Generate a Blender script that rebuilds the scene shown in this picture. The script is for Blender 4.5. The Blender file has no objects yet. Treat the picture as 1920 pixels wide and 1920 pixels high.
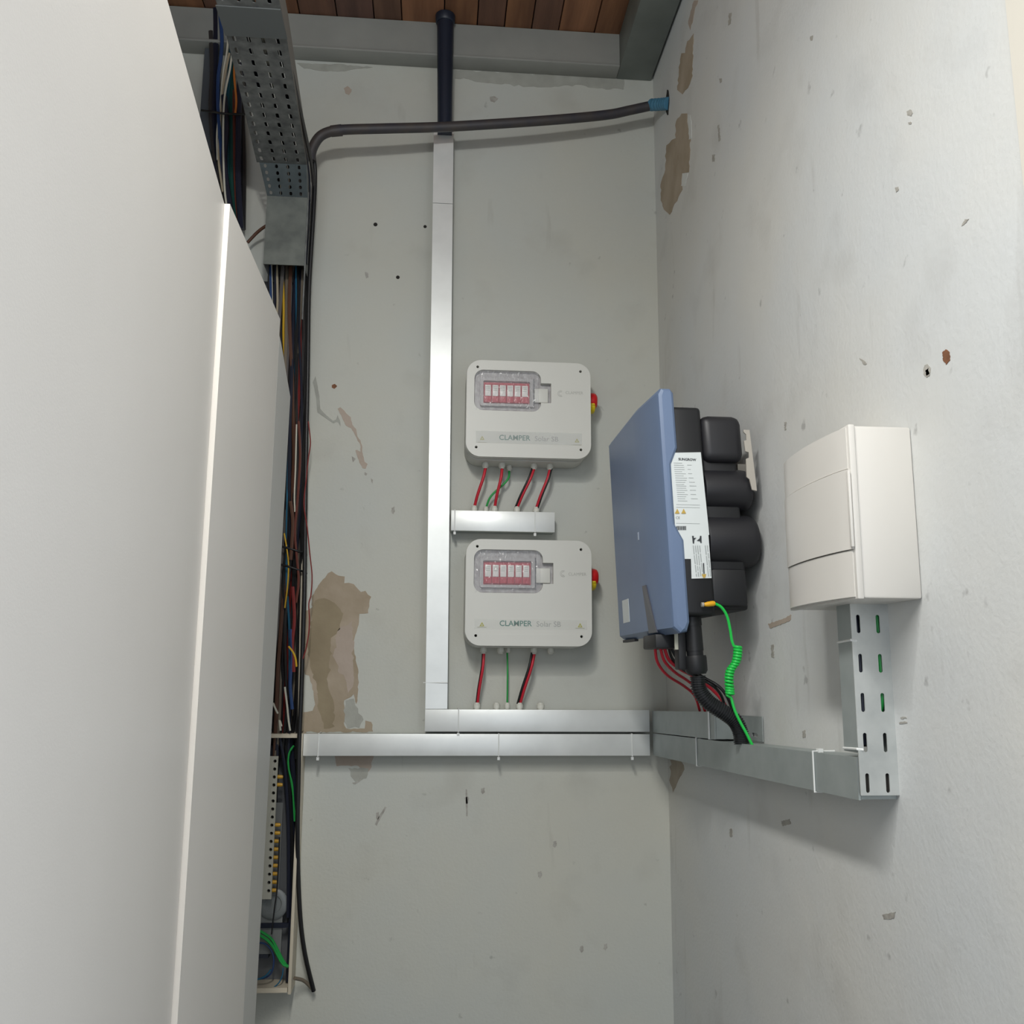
import bpy, bmesh, math, random
from mathutils import Vector, Matrix
random.seed(7)
C = bpy.context.scene.collection
PI = math.pi

# ------------------------------------------------------------------ camera
FPX, PITCH, YAW, ROLL = 1722.0, .17416, .0821, .0066
CAM = Vector((0, -2.3, 1.5))
FW = Vector((math.sin(YAW)*math.cos(PITCH), math.cos(YAW)*math.cos(PITCH), math.sin(PITCH)))
_rt = Vector((math.cos(YAW), -math.sin(YAW), 0)); _up = _rt.cross(FW)
RT = _rt*math.cos(ROLL) + _up*math.sin(ROLL); UP = -_rt*math.sin(ROLL) + _up*math.cos(ROLL)
cd = bpy.data.cameras.new('camera'); cam = bpy.data.objects.new('camera', cd); C.objects.link(cam)
cd.sensor_width = 36; cd.lens = FPX/1920*36; cd.clip_start = .02
m = Matrix.Identity(4)
for i, a in enumerate((RT, UP, -FW)):
    for j in range(3): m[j][i] = a[j]
m.translation = CAM; cam.matrix_world = m
bpy.context.scene.camera = cam

# ------------------------------------------------------------------ world, lights, exposure
sc = bpy.context.scene
sc.view_settings.view_transform = 'Standard'; sc.view_settings.look = 'None'
sc.view_settings.gamma = 1; sc.view_settings.use_curve_mapping = False
sc.view_settings.exposure = 0.0
w = bpy.data.worlds.new('world'); sc.world = w; w.use_nodes = True
w.node_tree.nodes['Background'].inputs[0].default_value = (.75, .85, 1, 1)
w.node_tree.nodes['Background'].inputs[1].default_value = 1.0
def area(name, loc, target, sx, sy, power, col):
    l = bpy.data.lights.new(name, 'AREA'); l.shape = 'RECTANGLE'; l.size = sx; l.size_y = sy
    l.energy = power; l.color = col
    o = bpy.data.objects.new(name, l); C.objects.link(o); o.location = loc
    o.rotation_euler = (Vector(target)-Vector(loc)).to_track_quat('-Z', 'Y').to_euler()
    return o
LAMP_Z = 2.62; XRO = .64
area('daylight_from_rear_doorway', (-.55, -4.45, 1.6), (-.2, 0, 1.9), 1.9, 2.0, 14, (.90, .95, 1))
area('daylight_from_side_opening', (XRO, -2.27, 1.75), (-1, -2.27, 1.75), 1.36, 1.8, 6.6, (.97, .985, 1))
area('lamp_light', (-.12, -2.25, LAMP_Z-.03), (-.12, -2.25, 0), .12, 1.3, 30, (1, .99, .95))
# side-emitting halves of the same tube: lights the walls at lamp height
area('lamp_light_to_room', (-.12, -1.6, LAMP_Z), (-.02, 0, 2.2), .12, .06, 5.8, (1, .99, .95))

# ------------------------------------------------------------------ helpers
def ray(px, py): return FW + RT*((px-960)/FPX) - UP*((py-960)/FPX)
def back(px, py, y=0.0):      # point of the plane parallel to the back wall at depth y
    d = ray(px, py); return CAM + d*((y-CAM.y)/d.y)
def side(px, py, x=.58):      # point of the plane parallel to the right wall
    d = ray(px, py); return CAM + d*((x-CAM.x)/d.x)
def level(px, py, z):
    d = ray(px, py); return CAM + d*((z-CAM.z)/d.z)

def srgb(c):
    f = lambda v: v/12.92 if v <= .04045 else ((v+.055)/1.055)**2.4
    return tuple(f(v/255) for v in c) + (1,)
MATS = {}
def mat(name, col, rough=.5, metal=0, var=0.0, scale=8, bump=0.0, bscale=60, col2=None, spec=.5, alpha=None, trans=0, coat=0, stretch=None):
    if name in MATS: return MATS[name]
    M = bpy.data.materials.new(name); M.use_nodes = True; nt = M.node_tree; N = nt.nodes; L = nt.links
    b = N['Principled BSDF']; b.inputs['Roughness'].default_value = rough; b.inputs['Metallic'].default_value = metal
    b.inputs['Specular IOR Level'].default_value = spec
    b.inputs['Coat Weight'].default_value = coat
    if trans: b.inputs['Transmission Weight'].default_value = trans
    if alpha is not None: b.inputs['Alpha'].default_value = alpha
    c = srgb(col); tc = N.new('ShaderNodeTexCoord'); mp = N.new('ShaderNodeMapping'); L.new(tc.outputs['Object'], mp.inputs[0])
    if stretch: mp.inputs['Scale'].default_value = stretch
    n = N.new('ShaderNodeTexNoise'); n.inputs['Scale'].default_value = scale; n.inputs['Detail'].default_value = 6
    L.new(mp.outputs[0], n.inputs['Vector'])
    r = N.new('ShaderNodeValToRGB'); L.new(n.outputs['Fac'], r.inputs[0])
    c2 = srgb(col2) if col2 else tuple(max(0, v*(1-var)) for v in c[:3])+(1,)
    c1 = c if col2 else tuple(min(1, v*(1+var)) for v in c[:3])+(1,)
    r.color_ramp.elements[0].position = .32; r.color_ramp.elements[0].color = c2
    r.color_ramp.elements[1].position = .68; r.color_ramp.elements[1].color = c1
    L.new(r.outputs[0], b.inputs['Base Color'])
    if bump:
        n2 = N.new('ShaderNodeTexNoise'); n2.inputs['Scale'].default_value = bscale; n2.inputs['Detail'].default_value = 5
        L.new(mp.outputs[0], n2.inputs['Vector'])
        bp = N.new('ShaderNodeBump'); bp.inputs['Strength'].default_value = bump; bp.inputs['Distance'].default_value = .004
        L.new(n2.outputs['Fac'], bp.inputs['Height']); L.new(bp.outputs[0], b.inputs['Normal'])
    MATS[name] = M; return M

def wall_mat(name, col, dirt=(120, 112, 100)):
    M = bpy.data.materials.new(name); M.use_nodes = True; nt = M.node_tree; N = nt.nodes; L = nt.links
    b = N['Principled BSDF']; b.inputs['Roughness'].default_value = .62; b.inputs['Specular IOR Level'].default_value = .35
    tc = N.new('ShaderNodeTexCoord')
    def noise(s, d=6, sc=None):
        n = N.new('ShaderNodeTexNoise'); n.inputs['Scale'].default_value = s; n.inputs['Detail'].default_value = d
        if sc:
            mp = N.new('ShaderNodeMapping'); mp.inputs['Scale'].default_value = sc; L.new(tc.outputs['Object'], mp.inputs[0]); L.new(mp.outputs[0], n.inputs['Vector'])
        else: L.new(tc.outputs['Object'], n.inputs['Vector'])
        return n
    def ramp(src, p0, p1, c0=(0, 0, 0, 1), c1=(1, 1, 1, 1)):
        r = N.new('ShaderNodeValToRGB'); L.new(src, r.inputs[0]); e = r.color_ramp.elements
        e[0].position = p0; e[0].color = c0; e[1].position = p1; e[1].color = c1; return r
    c = srgb(col); cool = tuple(v*k for v, k in zip(c[:3], (.955, .975, 1.0)))+(1,); warm = tuple(v*k for v, k in zip(c[:3], (1.0, .985, .955)))+(1,)
    base = ramp(noise(2.2, 5).outputs['Fac'], .35, .65, cool, warm)
    def mix(fac, a, colr, amt):
        mm = N.new('ShaderNodeMix'); mm.data_type = 'RGBA'
        k = N.new('ShaderNodeMath'); k.operation = 'MULTIPLY'; k.inputs[1].default_value = amt; L.new(fac, k.inputs[0])
        L.new(k.outputs[0], mm.inputs[0]); L.new(a, mm.inputs[6]); mm.inputs[7].default_value = colr; return mm.outputs[2]
    x = base.outputs[0]
    # faint grubby smears, small scuffs, vertical streaks
    x = mix(ramp(noise(7, 8).outputs['Fac'], .56, .78).outputs[0], x, srgb(dirt), .16)
    x = mix(ramp(noise(30, 3).outputs['Fac'], .70, .78).outputs[0], x, srgb((70, 66, 62)), .35)
    x = mix(ramp(noise(20, 4, (1, 1, .16)).outputs['Fac'], .66, .80).outputs[0], x, srgb(dirt), .25)
    L.new(x, b.inputs['Base Color'])
    n2 = noise(9, 9); n3 = noise(140, 3)
    ad = N.new('ShaderNodeMath'); ad.operation = 'MULTIPLY_ADD'; ad.inputs[1].default_value = .25
    L.new(n3.outputs['Fac'], ad.inputs[0]); L.new(n2.outputs['Fac'], ad.inputs[2])
    bp = N.new('ShaderNodeBump'); bp.inputs['Strength'].default_value = .32; bp.inputs['Distance'].default_value = .006
    L.new(ad.outputs[0], bp.inputs['Height']); L.new(bp.outputs[0], b.inputs['Normal'])
    return M

def origin(p):
    v = Vector((0, 0, 0))
    while p is not None: v += p.location; p = p.parent
    return v
def tag(o, label=None, cat=None, group=None, kind=None):
    for k, v in (('label', label), ('category', cat), ('group', group), ('kind', kind)):
        if v: o[k] = v
    return o
def thing(name, loc, label, cat, group=None):
    o = bpy.data.objects.new(name, None); C.objects.link(o); o.location = loc; o.empty_display_size = .05
    return tag(o, label, cat, group)
def link(name, me, m, parent=None, loc=None, label=None, smooth=None):
    """world-space mesh -> ONE object; its origin moves to its parent's (or to loc)"""
    o = bpy.data.objects.new(name, me); C.objects.link(o)
    if parent is not None: me.transform(Matrix.Translation(-origin(parent))); o.parent = parent
    elif loc is not None: me.transform(Matrix.Translation(-Vector(loc))); o.location = loc
    if m is not None and not me.materials: me.materials.append(m)
    if smooth:
        for p in me.polygons: p.use_smooth = True
        if smooth is not True: me.set_sharp_from_angle(angle=math.radians(smooth))
    if label: o['label'] = label
    me.update(); return o
def bm_mesh(bm, name='m'):
    bmesh.ops.recalc_face_normals(bm, faces=bm.faces); me = bpy.data.meshes.new(name); bm.to_mesh(me); bm.free(); return me
def bm_box(bm, a, b, bev=0, seg=2):
    vs = [bm.verts.new((x, y, z)) for x in (a[0], b[0]) for y in (a[1], b[1]) for z in (a[2], b[2])]
    fs = [bm.faces.new([vs[i] for i in q]) for q in ((0, 1, 3, 2), (4, 6, 7, 5), (0, 4, 5, 1), (2, 3, 7, 6), (0, 2, 6, 4), (1, 5, 7, 3))]
    if bev:
        es = list({e for f in fs for e in f.edges}); bmesh.ops.bevel(bm, geom=es, offset=bev, segments=seg, affect='EDGES', profile=.5)
def box(name, a, b, m, parent=None, bev=0, loc=None, label=None, seg=2, fn=None):
    bm = bmesh.new(); bm_box(bm, a, b, bev, seg)
    if fn:
        for v in bm.verts: v.co = fn(v.co)
    return link(name, bm_mesh(bm), m, parent, loc, label, 35 if bev else None)
def boxes(name, lst, m, parent=None, loc=None, label=None, bev=0):
    bm = bmesh.new()
    for a, b in lst: bm_box(bm, a, b, bev)
    return link(name, bm_mesh(bm), m, parent, loc, label, 35 if bev else None)
def rrect(x0, y0, x1, y1, r, n=6):
    pts = []
    for cx, cy, a in ((x1-r, y0+r, -90), (x1-r, y1-r, 0), (x0+r, y1-r, 90), (x0+r, y0+r, 180)):
        for i in range(n+1):
            t = math.radians(a+90*i/n); pts.append((cx+r*math.cos(t), cy+r*math.sin(t)))
    return pts
def slot(cx, cy, w, h, n=5):
    r = min(w, h)/2-1e-5; return rrect(cx-w/2, cy-h/2, cx+w/2, cy+h/2, r, n)
def frame(o, u, v):
    u = Vector(u).normalized(); v = Vector(v).normalized(); n = u.cross(v)
    M = Matrix.Identity(4)
    for i, a in enumerate((u, v, n)):
        for j in range(3): M[j][i] = a[j]
    M.translation = Vector(o); return M
def plate_mesh(outline, holes, t, M, bev=0):
    """flat sheet with real holes; local z from 0 to t"""
    cu = bpy.data.curves.new('c', 'CURVE'); cu.dimensions = '2D'; cu.fill_mode = 'BOTH'; cu.extrude = max(t/2-bev, 1e-5); cu.bevel_depth = bev; cu.bevel_resolution = 2
    if bev: cu.offset = -bev
    for loop in [outline]+list(holes):
        s = cu.splines.new('POLY'); s.points.add(len(loop)-1)
        for p, q in zip(s.points, loop): p.co = (q[0], q[1], 0, 1)
        s.use_cyclic_u = True
    o = bpy.data.objects.new('c', cu); C.objects.link(o)
    dg = bpy.context.evaluated_depsgraph_get(); me = bpy.data.meshes.new_from_object(o.evaluated_get(dg))
    bpy.data.objects.remove(o); bpy.data.curves.remove(cu); me.materials.clear()
    me.transform(Matrix.Translation((0, 0, t/2))); me.transform(M)
    bm = bmesh.new(); bm.from_mesh(me); bmesh.ops.remove_doubles(bm, verts=bm.verts, dist=1e-6); bm.to_mesh(me); bm.free()
    return me
def plate(name, outline, holes, t, M, m, parent=None, bev=0, loc=None, label=None):
    return link(name, plate_mesh(outline, holes, t, M, bev), m, parent, loc, label, 30)
def stuff(o): o['kind'] = 'stuff'; return o
def text(name, s, size, M, m, parent, t=.0004, bold=0, label=None):
    cu = bpy.data.curves.new('t', 'FONT'); cu.body = s; cu.size = size; cu.extrude = t/2; cu.offset = bold; cu.align_x = 'LEFT'; cu.resolution_u = 3
    o = bpy.data.objects.new('t', cu); C.objects.link(o)
    dg = bpy.context.evaluated_depsgraph_get(); me = bpy.data.meshes.new_from_object(o.evaluated_get(dg))
    bpy.data.objects.remove(o); bpy.data.curves.remove(cu); me.materials.clear(); me.transform(M)
    return link(name, me, m, parent, label=label)
def spline(pts, n=6):
    P = [Vector(p) for p in pts]
    if len(P) < 3: return P
    P = [P[0]*2-P[1]]+P+[P[-1]*2-P[-2]]; out = []
    for i in range(1, len(P)-2):
        a, b, c, d = P[i-1:i+3]
        for k in range(n):
            t = k/n; out.append(.5*((2*b)+(c-a)*t+(2*a-5*b+4*c-d)*t*t+(3*b-a-3*c+d)*t**3))
    return out+[P[-2]]
def bm_tube(bm, pts, r, sides=8, rf=None, squash=None):
    P = [Vector(p) for p in pts]; rings = []; nrm = None
    for i, p in enumerate(P):
        t = (P[min(i+1, len(P)-1)]-P[max(i-1, 0)]).normalized()
        if nrm is None:
            nrm = t.orthogonal().normalized()
        nrm = (nrm - t*nrm.dot(t)).normalized(); bn = t.cross(nrm)
        rr = r if rf is None else rf(i/(len(P)-1), i)
        rings.append([bm.verts.new(p+(nrm*math.cos(2*PI*k/sides)+bn*math.sin(2*PI*k/sides))*rr) for k in range(sides)])
    for a, b in zip(rings, rings[1:]):
        for k in range(sides): bm.faces.new((a[k], a[(k+1) % sides], b[(k+1) % sides], b[k]))
    bm.faces.new(rings[0][::-1]); bm.faces.new(rings[-1])
def tube(name, pts, r, m, parent=None, sides=8, n=6, loc=None, label=None, rf=None, smooth=50):
    bm = bmesh.new(); bm_tube(bm, spline(pts, n), r, sides, rf); return link(name, bm_mesh(bm), m, parent, loc, label, smooth)
def stepped(name, base, axis, prof, m, parent=None, sides=16, label=None, loc=None, smooth=40):
    """lathe: prof = [(distance along axis, radius)...]"""
    base = Vector(base); ax = Vector(axis).normalized(); u = ax.orthogonal().normalized(); v = ax.cross(u)
    bm = bmesh.new(); rings = []
    for d, r in prof:
        rings.append([bm.verts.new(base+ax*d+(u*math.cos(2*PI*k/sides)+v*math.sin(2*PI*k/sides))*r) for k in range(sides)])
    for a, b in zip(rings, rings[1:]):
        for k in range(sides): bm.faces.new((a[k], a[(k+1) % sides], b[(k+1) % sides], b[k]))
    bm.faces.new(rings[0][::-1]); bm.faces.new(rings[-1])
    return link(name, bm_mesh(bm), m, parent, loc, label, smooth)
def loft(name, rings, m, parent=None, label=None, loc=None, smooth=30, fn=None):
    bm = bmesh.new(); R = [[bm.verts.new(fn(Vector(p)) if fn else p) for p in r] for r in rings]; n = len(R[0])
    for a, b in zip(R, R[1:]):
        for k in range(n): bm.faces.new((a[k], a[(k+1) % n], b[(k+1) % n], b[k]))
    bm.faces.new(R[0][::-1]); bm.faces.new(R[-1])
    return link(name, bm_mesh(bm), m, parent, loc, label, smooth)
def cable(name, pts, r, m, label, group=None, cat='cable', **k):
    P = [Vector(p) for p in pts]; o = tube(name, P, r, m, None, loc=P[0], **k); return tag(o, label, cat, group)

# ------------------------------------------------------------------ materials
WALL = wall_mat('painted_plaster', (196, 197, 189))
WALLR = wall_mat('painted_plaster_right', (212, 213, 211))
PEEL = mat('bare_plaster', (178, 164, 146), .9, col2=(154, 140, 118), scale=9, bump=.4, bscale=40)
PEEL_D = mat('damp_plaster', (156, 143, 118), .9, col2=(140, 127, 104), scale=12, bump=.3)
PEEL_P = mat('pinkish_plaster', (186, 172, 160), .9, col2=(170, 156, 142), scale=10, bump=.3)
SCRAPE = mat('scraped_paint', (172, 173, 165), .8, col2=(158, 158, 150), scale=25, bump=.3)
BRIGHTP = mat('torn_paint_edge', (214, 216, 212), .7, var=.03)
HOLE = mat('dark_hole', (38, 35, 32), .9)
SMUDGE = mat('smudge', (180, 178, 171), .8, col2=(150, 146, 139), scale=90)
RUST = mat('rusty_spot', (126, 84, 58), .8, var=.2, scale=90)
WOODS = [mat('wood_%d' % i, c, .75, col2=c2, scale=5, bump=.25, bscale=30, stretch=(6, .5, 3)) for i, (c, c2) in enumerate(
    [((138, 100, 80), (108, 78, 64)), ((176, 124, 90), (134, 92, 66)), ((124, 92, 80), (96, 72, 64)), ((160, 112, 78), (122, 84, 60)), ((134, 100, 80), (104, 76, 62))])]
BEAM = mat('painted_steel_beam', (150, 151, 146), .55, col2=(136, 138, 134), scale=6, bump=.1)
FLOORM = mat('cement_floor', (88, 86, 82), .8, col2=(74, 72, 70), scale=4, bump=.2)
CABM = mat('cream_powder_coat', (202, 197, 189), .38, var=.01, bump=.03, bscale=500)
CABG = mat('grey_coat_and_shade', (176, 175, 170), .45, var=.01)  # plinth and hinge grey; on the rear section it paints in shade
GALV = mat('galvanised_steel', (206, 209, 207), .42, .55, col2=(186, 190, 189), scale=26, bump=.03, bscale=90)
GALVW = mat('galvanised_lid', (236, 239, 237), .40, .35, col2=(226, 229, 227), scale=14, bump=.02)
GALVG = mat('galvanised_shaded_side', (168, 175, 174), .5, .4, col2=(156, 164, 163), scale=20)  # same steel as the lids, darkened to paint shade on sides and left-facing parts
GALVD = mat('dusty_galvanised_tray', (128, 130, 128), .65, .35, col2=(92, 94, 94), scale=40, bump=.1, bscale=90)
GALVT = mat('galvanised_shaded_elbow', (80, 88, 90), .6, .35, col2=(66, 74, 76), scale=30)  # tray steel darkened in colour to paint the shade of the tilted bend
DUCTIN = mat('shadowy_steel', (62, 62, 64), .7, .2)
TIE = mat('nylon_tie', (226, 228, 226), .4)
BLACKP = mat('black_plastic', (24, 25, 28), .5, var=.1)
BLACKS = mat('shroud_black', (34, 34, 38), .45, var=.06)
BLACKM = mat('black_corrugated', (34, 36, 38), .45, var=.15, scale=60)
NAVYP = mat('blue_black_pipe', (26, 34, 50), .45, var=.1)
CONDUIT = mat('dusty_black_conduit', (52, 52, 60), .55, col2=(70, 64, 60), scale=22)
BLUEC = mat('blue_coupling', (72, 124, 152), .5, var=.1, scale=60)
ABS = mat('grey_abs', (216, 216, 209), .42, var=.01)
ABSD = mat('grey_abs_recess', (150, 146, 146), .35, col2=(186, 184, 184), scale=70)
GLAND = mat('white_gland', (214, 214, 204), .45)
REDM = mat('red_module', (186, 40, 62), .4); WHITEM = mat('white_module', (232, 230, 226), .35)
REDH = mat('red_handle', (200, 22, 28), .35); YELH = mat('yellow_base', (226, 200, 30), .4)
CLEAR = mat('clear_film', (236, 236, 240), .12, alpha=.10, spec=1)
TAPE = mat('clear_tape', (236, 238, 236), .15, alpha=.20, spec=.8)
TEAL = mat('teal_print', (24, 112, 100), .5); GREYT = mat('grey_print', (162, 164, 160), .5); FAINT = mat('faint_print', (184, 184, 178), .5)
OLIVE = mat('warning_yellow', (176, 172, 60), .5); GOLD = mat('warning_gold', (196, 164, 78), .5)
BLUEI = mat('blue_enclosure', (107, 126, 157), .42, var=.02, scale=20)
DISP = mat('display_strip', (66, 68, 78), .3)
ALU = mat('aluminium_bracket', (196, 190, 180), .4, .5)
LBL = mat('label_paper', (220, 226, 226), .5); INK = mat('label_ink', (52, 56, 60), .5); INKG = mat('label_grey_ink', (168, 174, 174), .6)
PVC = mat('white_pvc', (213, 210, 204), .32, var=.005)
W = {k: mat('wire_'+k, c, .42) for k, c in dict(red=(196, 34, 52), darkred=(122, 40, 38), black=(22, 22, 24), green=(36, 158, 72), brightgreen=(30, 196, 76), navy=(26, 30, 46),
    blue=(38, 64, 108), teal=(22, 70, 84), white=(196, 194, 180), beige=(168, 156, 134), yellow=(206, 164, 44), brown=(88, 58, 44), grey=(92, 88, 86), darkgrey=(52, 50, 50),
    orange=(176, 104, 48), cyan=(36, 98, 130), rust=(100, 52, 42), darkgreen=(24, 66, 60), taupe=(116, 106, 92)).items()}

# ------------------------------------------------------------------ room
XR, XL, YB, ZC = .58, -1.9, -4.6, 3.25
wall_back = tag(box('wall_back', (XL-.15, 0, 0), (XR+.15, .15, ZC+.15), WALL), kind='structure', label='grey painted plaster wall with peeling patches')
wall_right = tag(boxes('wall_right', [((XR, -1.55, 0), (XR+.15, 0, ZC+.15)), ((XR, YB-.15, 0), (XR+.15, -2.99, ZC+.15)), ((XR, -2.99, 2.72), (XR+.15, -1.55, ZC+.15))], WALLR), kind='structure', label='pale painted plaster wall carrying the inverter')
tag(box('wall_left', (XL-.15, YB-.15, 0), (XL, 0, ZC+.15), WALL), kind='structure')
wf = boxes('wall_front', [((XL, YB-.15, 0), (-1.55, YB, ZC+.15)), ((.45, YB-.15, 0), (XR, YB, ZC+.15)), ((-1.55, YB-.15, 2.65), (.45, YB, ZC+.15))], WALL); tag(wf, kind='structure')
tag(box('floor', (XL-.15, YB-.6, -.12), (XR+.15, .15, 0), FLOORM), kind='structure')
ceil = tag(box('ceiling', (XL-.15, YB-.15, ZC+.022), (XR+.15, .15, ZC+.15), mat('dark_roof_void', (60, 44, 36), .9)), kind='structure', label='boarded ceiling of reddish brown planks')
x = XR; i = 0
while x > XL:
    wd = random.choice((.075, .09, .1, .115)); 
    dz = random.uniform(0, .004)
    box('plank', (max(x-wd+.002, XL), -2.6, ZC+dz), (x-.001, 0, ZC+.021), WOODS[(i*3+random.randint(0, 1)) % 5], ceil, bev=.0015)
    x -= wd; i += 1
box('ceiling_panel', (XL, YB, ZC), (XR, -2.602, ZC+.021), WOODS[2], ceil)
tb = tag(boxes('trim_1', [((XL, -.05, 3.150), (XR-.105, 0, ZC))], BEAM), kind='structure', label='grey steel beam along top of back wall')
box('lower_lip', (XL, -.056, 3.147), (XR-.105, -.001, 3.155), BEAM, tb, bev=.002)
tr = tag(box('trim_2', (XR-.105, -2.6, 3.147), (XR-.006, 0, ZC), mat('green_grey_beam', (122, 128, 124), .55, col2=(108, 114, 110), scale=8), bev=.003), kind='structure', label='grey green steel beam along top of right wall')

tag(boxes('trim_3', [((XR-.003, -1.58, 0), (XR-.0003, -1.497, 2.80)), ((XR-.003, -3.06, 0), (XR-.0003, -2.97, 2.80)), ((XR-.003, -2.97, 2.71), (XR-.0003, -1.58, 2.80))], mat('cream_trim', (216, 212, 202), .5)), kind='structure', label='cream frame of the opening beside the viewer')
def jag(pts, amp, step):
    out = []
    for a, b in zip(pts, pts[1:]+pts[:1]):
        a = Vector((a[0], a[1])); b = Vector((b[0], b[1])); n = max(1, int((b-a).length/step))
        for k in range(n):
            q = a.lerp(b, k/n); out.append((q.x+random.uniform(-amp, amp), q.y+random.uniform(-amp, amp)))
    return out
def patch_back(name, pts, m, h=.0008, amp=1.4, step=6, label=None):
    P = [back(q[0], q[1], 0) for q in jag(pts, amp, step)]
    return link(name, plate_mesh([(p.x, p.z) for p in P], [], h, frame((0, 0, 0), (1, 0, 0), (0, 0, 1))), m, wall_back, label=label)
def patch_side(name, pts, m, h=.0008, amp=1.2, step=6, label=None):
    P = [side(*q, XR) for q in jag(pts, amp, step)]
    return link(name, plate_mesh([(-p.y, p.z) for p in P], [], h, frame((XR, 0, 0), (0, -1, 0), (0, 0, 1))), m, wall_right, label=label)
def sc_(pts, s, ox, oy): return [(ox+a/s, oy+b/s) for a, b in pts]
big = sc_([(375,405),(400,432),(470,450),(468,490),(530,495),(575,550),(612,546),(645,590),(630,700),(568,703),(552,830),(530,900),(545,1030),(562,1110),(560,1230),(548,1330),(530,1262),(460,1300),(475,1420),(455,1460),(480,1500),(600,1495),(612,1440),(652,1450),(660,1522),(165,1522),(178,1385),(240,1375),(262,1330),(225,1130),(190,1120),(178,900),(185,690),(240,660),(240,590),(275,520),(330,450)], 3.69, 520, 960)
patch_back('peeled_patch', big, PEEL, label='large beige peeled patch beside the cable bundle')
patch_back('damp_and_shade', sc_([(260,620),(330,600),(400,640),(450,690),(430,800),(380,880),(370,1000),(350,1180),(390,1300),(390,1480),(330,1500),(290,1380),(270,1200),(230,1080),(200,900),(240,720)], 3.69, 520, 960), PEEL_D, .0012, 3)
patch_back('pale_plaster', sc_([(430,800),(520,760),(530,880),(515,980),(535,1080),(530,1180),(480,1250),(470,1150),(430,1120),(390,1000),(410,880)], 3.69, 520, 960), PEEL_P, .0012, 3)
patch_back('pale_plaster', sc_([(470,1300),(530,1290),(560,1390),(600,1440),(560,1488),(480,1495),(460,1430)], 3.69, 520, 960), SCRAPE, .0012, 2)
patch_back('peeled_patch', [(627,1416),(700,1416),(694,1445),(684,1452),(672,1436),(632,1436)], PEEL_P, label='small pinkish patch under the lower trunking')
patch_back('torn_paint', [(654,1440),(690,1440),(688,1458),(668,1468),(658,1455)], SCRAPE, .0009)
patch_back('dark_crack', [(660,1468),(668,1466),(678,1460),(676,1464),(666,1471)], SMUDGE, .0012, .5, 3)
patch_back('peeled_patch', sc_([(320,700),(345,680),(375,700),(420,750),(465,800),(485,880),(525,930),(540,1010),(575,1060),(600,1130),(592,1180),(602,1200),(622,1295),(655,1318),(632,1375),(598,1370),(565,1300),(515,1170),(535,1160),(580,1185),(570,1100),(530,1030),(500,960),(470,920),(410,890),(370,800)], 6, 580, 650), PEEL_P, amp=.6, step=4, label='thin diagonal peeled streak')
patch_back('paint_run', sc_([(70,330),(95,450),(115,560),(125,700),(190,770),(265,835),(300,820),(318,770),(350,850),(352,900),(325,850),(300,850),(270,865),(180,800),(90,740),(80,600),(40,400)], 6, 580, 650), SCRAPE, amp=.4, step=4)
patch_back('peel_fleck', sc_([(475,1230),(520,1265),(490,1300)], 6, 580, 650), SMUDGE, amp=.3, step=3)
patch_back('peel_fleck', sc_([(625,1410),(655,1430),(640,1450),(620,1440)], 6, 580, 650), SMUDGE, amp=.3, step=3)
patch_back('peel_fleck', sc_([(690,1480),(715,1500),(712,1540),(695,1520)], 6, 580, 650), SMUDGE, amp=.3, step=3)
patch_back('scraped_band', [(852,131),(900,134),(1000,139),(1100,143),(1172,146),(1168,168),(1120,166),(1080,160),(1000,163),(940,158),(880,150),(852,146)], SCRAPE, amp=2, step=8)
patch_back('scraped_band', [(556,119),(640,121),(700,126),(640,134),(600,133),(570,128)], SCRAPE, amp=1.2, step=6)
patch_back('spall_mark', [(645,166),(652,162),(660,168),(655,178),(648,176)], PEEL_P, amp=.6, step=3)
patch_back('spall_mark', [(918,182),(926,180),(934,185),(927,192),(920,190)], SMUDGE, amp=.6, step=3)
patch_back('rust_stain', [(622,722),(628,720),(632,724),(627,729),(622,727)], RUST, amp=.5, step=3)
patch_back('spall_mark', [(684,510),(690,511),(691,520),(686,522)], SMUDGE, amp=.3, step=3)
for cx, cy in ((737,957),(1040,1080),(1040,1583),(905,1483),(875,1500),(1012,1640),(1090,1780),(1135,1776),(708,1530)):
    patch_back('scuff', [(cx-3, cy-5), (cx+3, cy-7), (cx+4, cy+2), (cx, cy+7), (cx-3, cy+3)], SMUDGE, .0006, 1.0, 2.2)
patch_back('scratch', [(703,1545),(712,1528),(722,1512),(725,1514),(716,1530),(706,1548)], SMUDGE, .0006, .6, 5)
patch_back('scratch', [(873,1480),(876,1480),(877,1530),(874,1530)], SMUDGE, .0006, .4, 8)
for cx, cy, r in ((704,421,.0055),(797,425,.0045),(746,520,.005)):
    p = back(cx, cy, 0); stepped('drill_hole', (p.x, .004, p.z), (0, -1, 0), [(0, r), (.0046, r)], HOLE, wall_back, 10)
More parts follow.
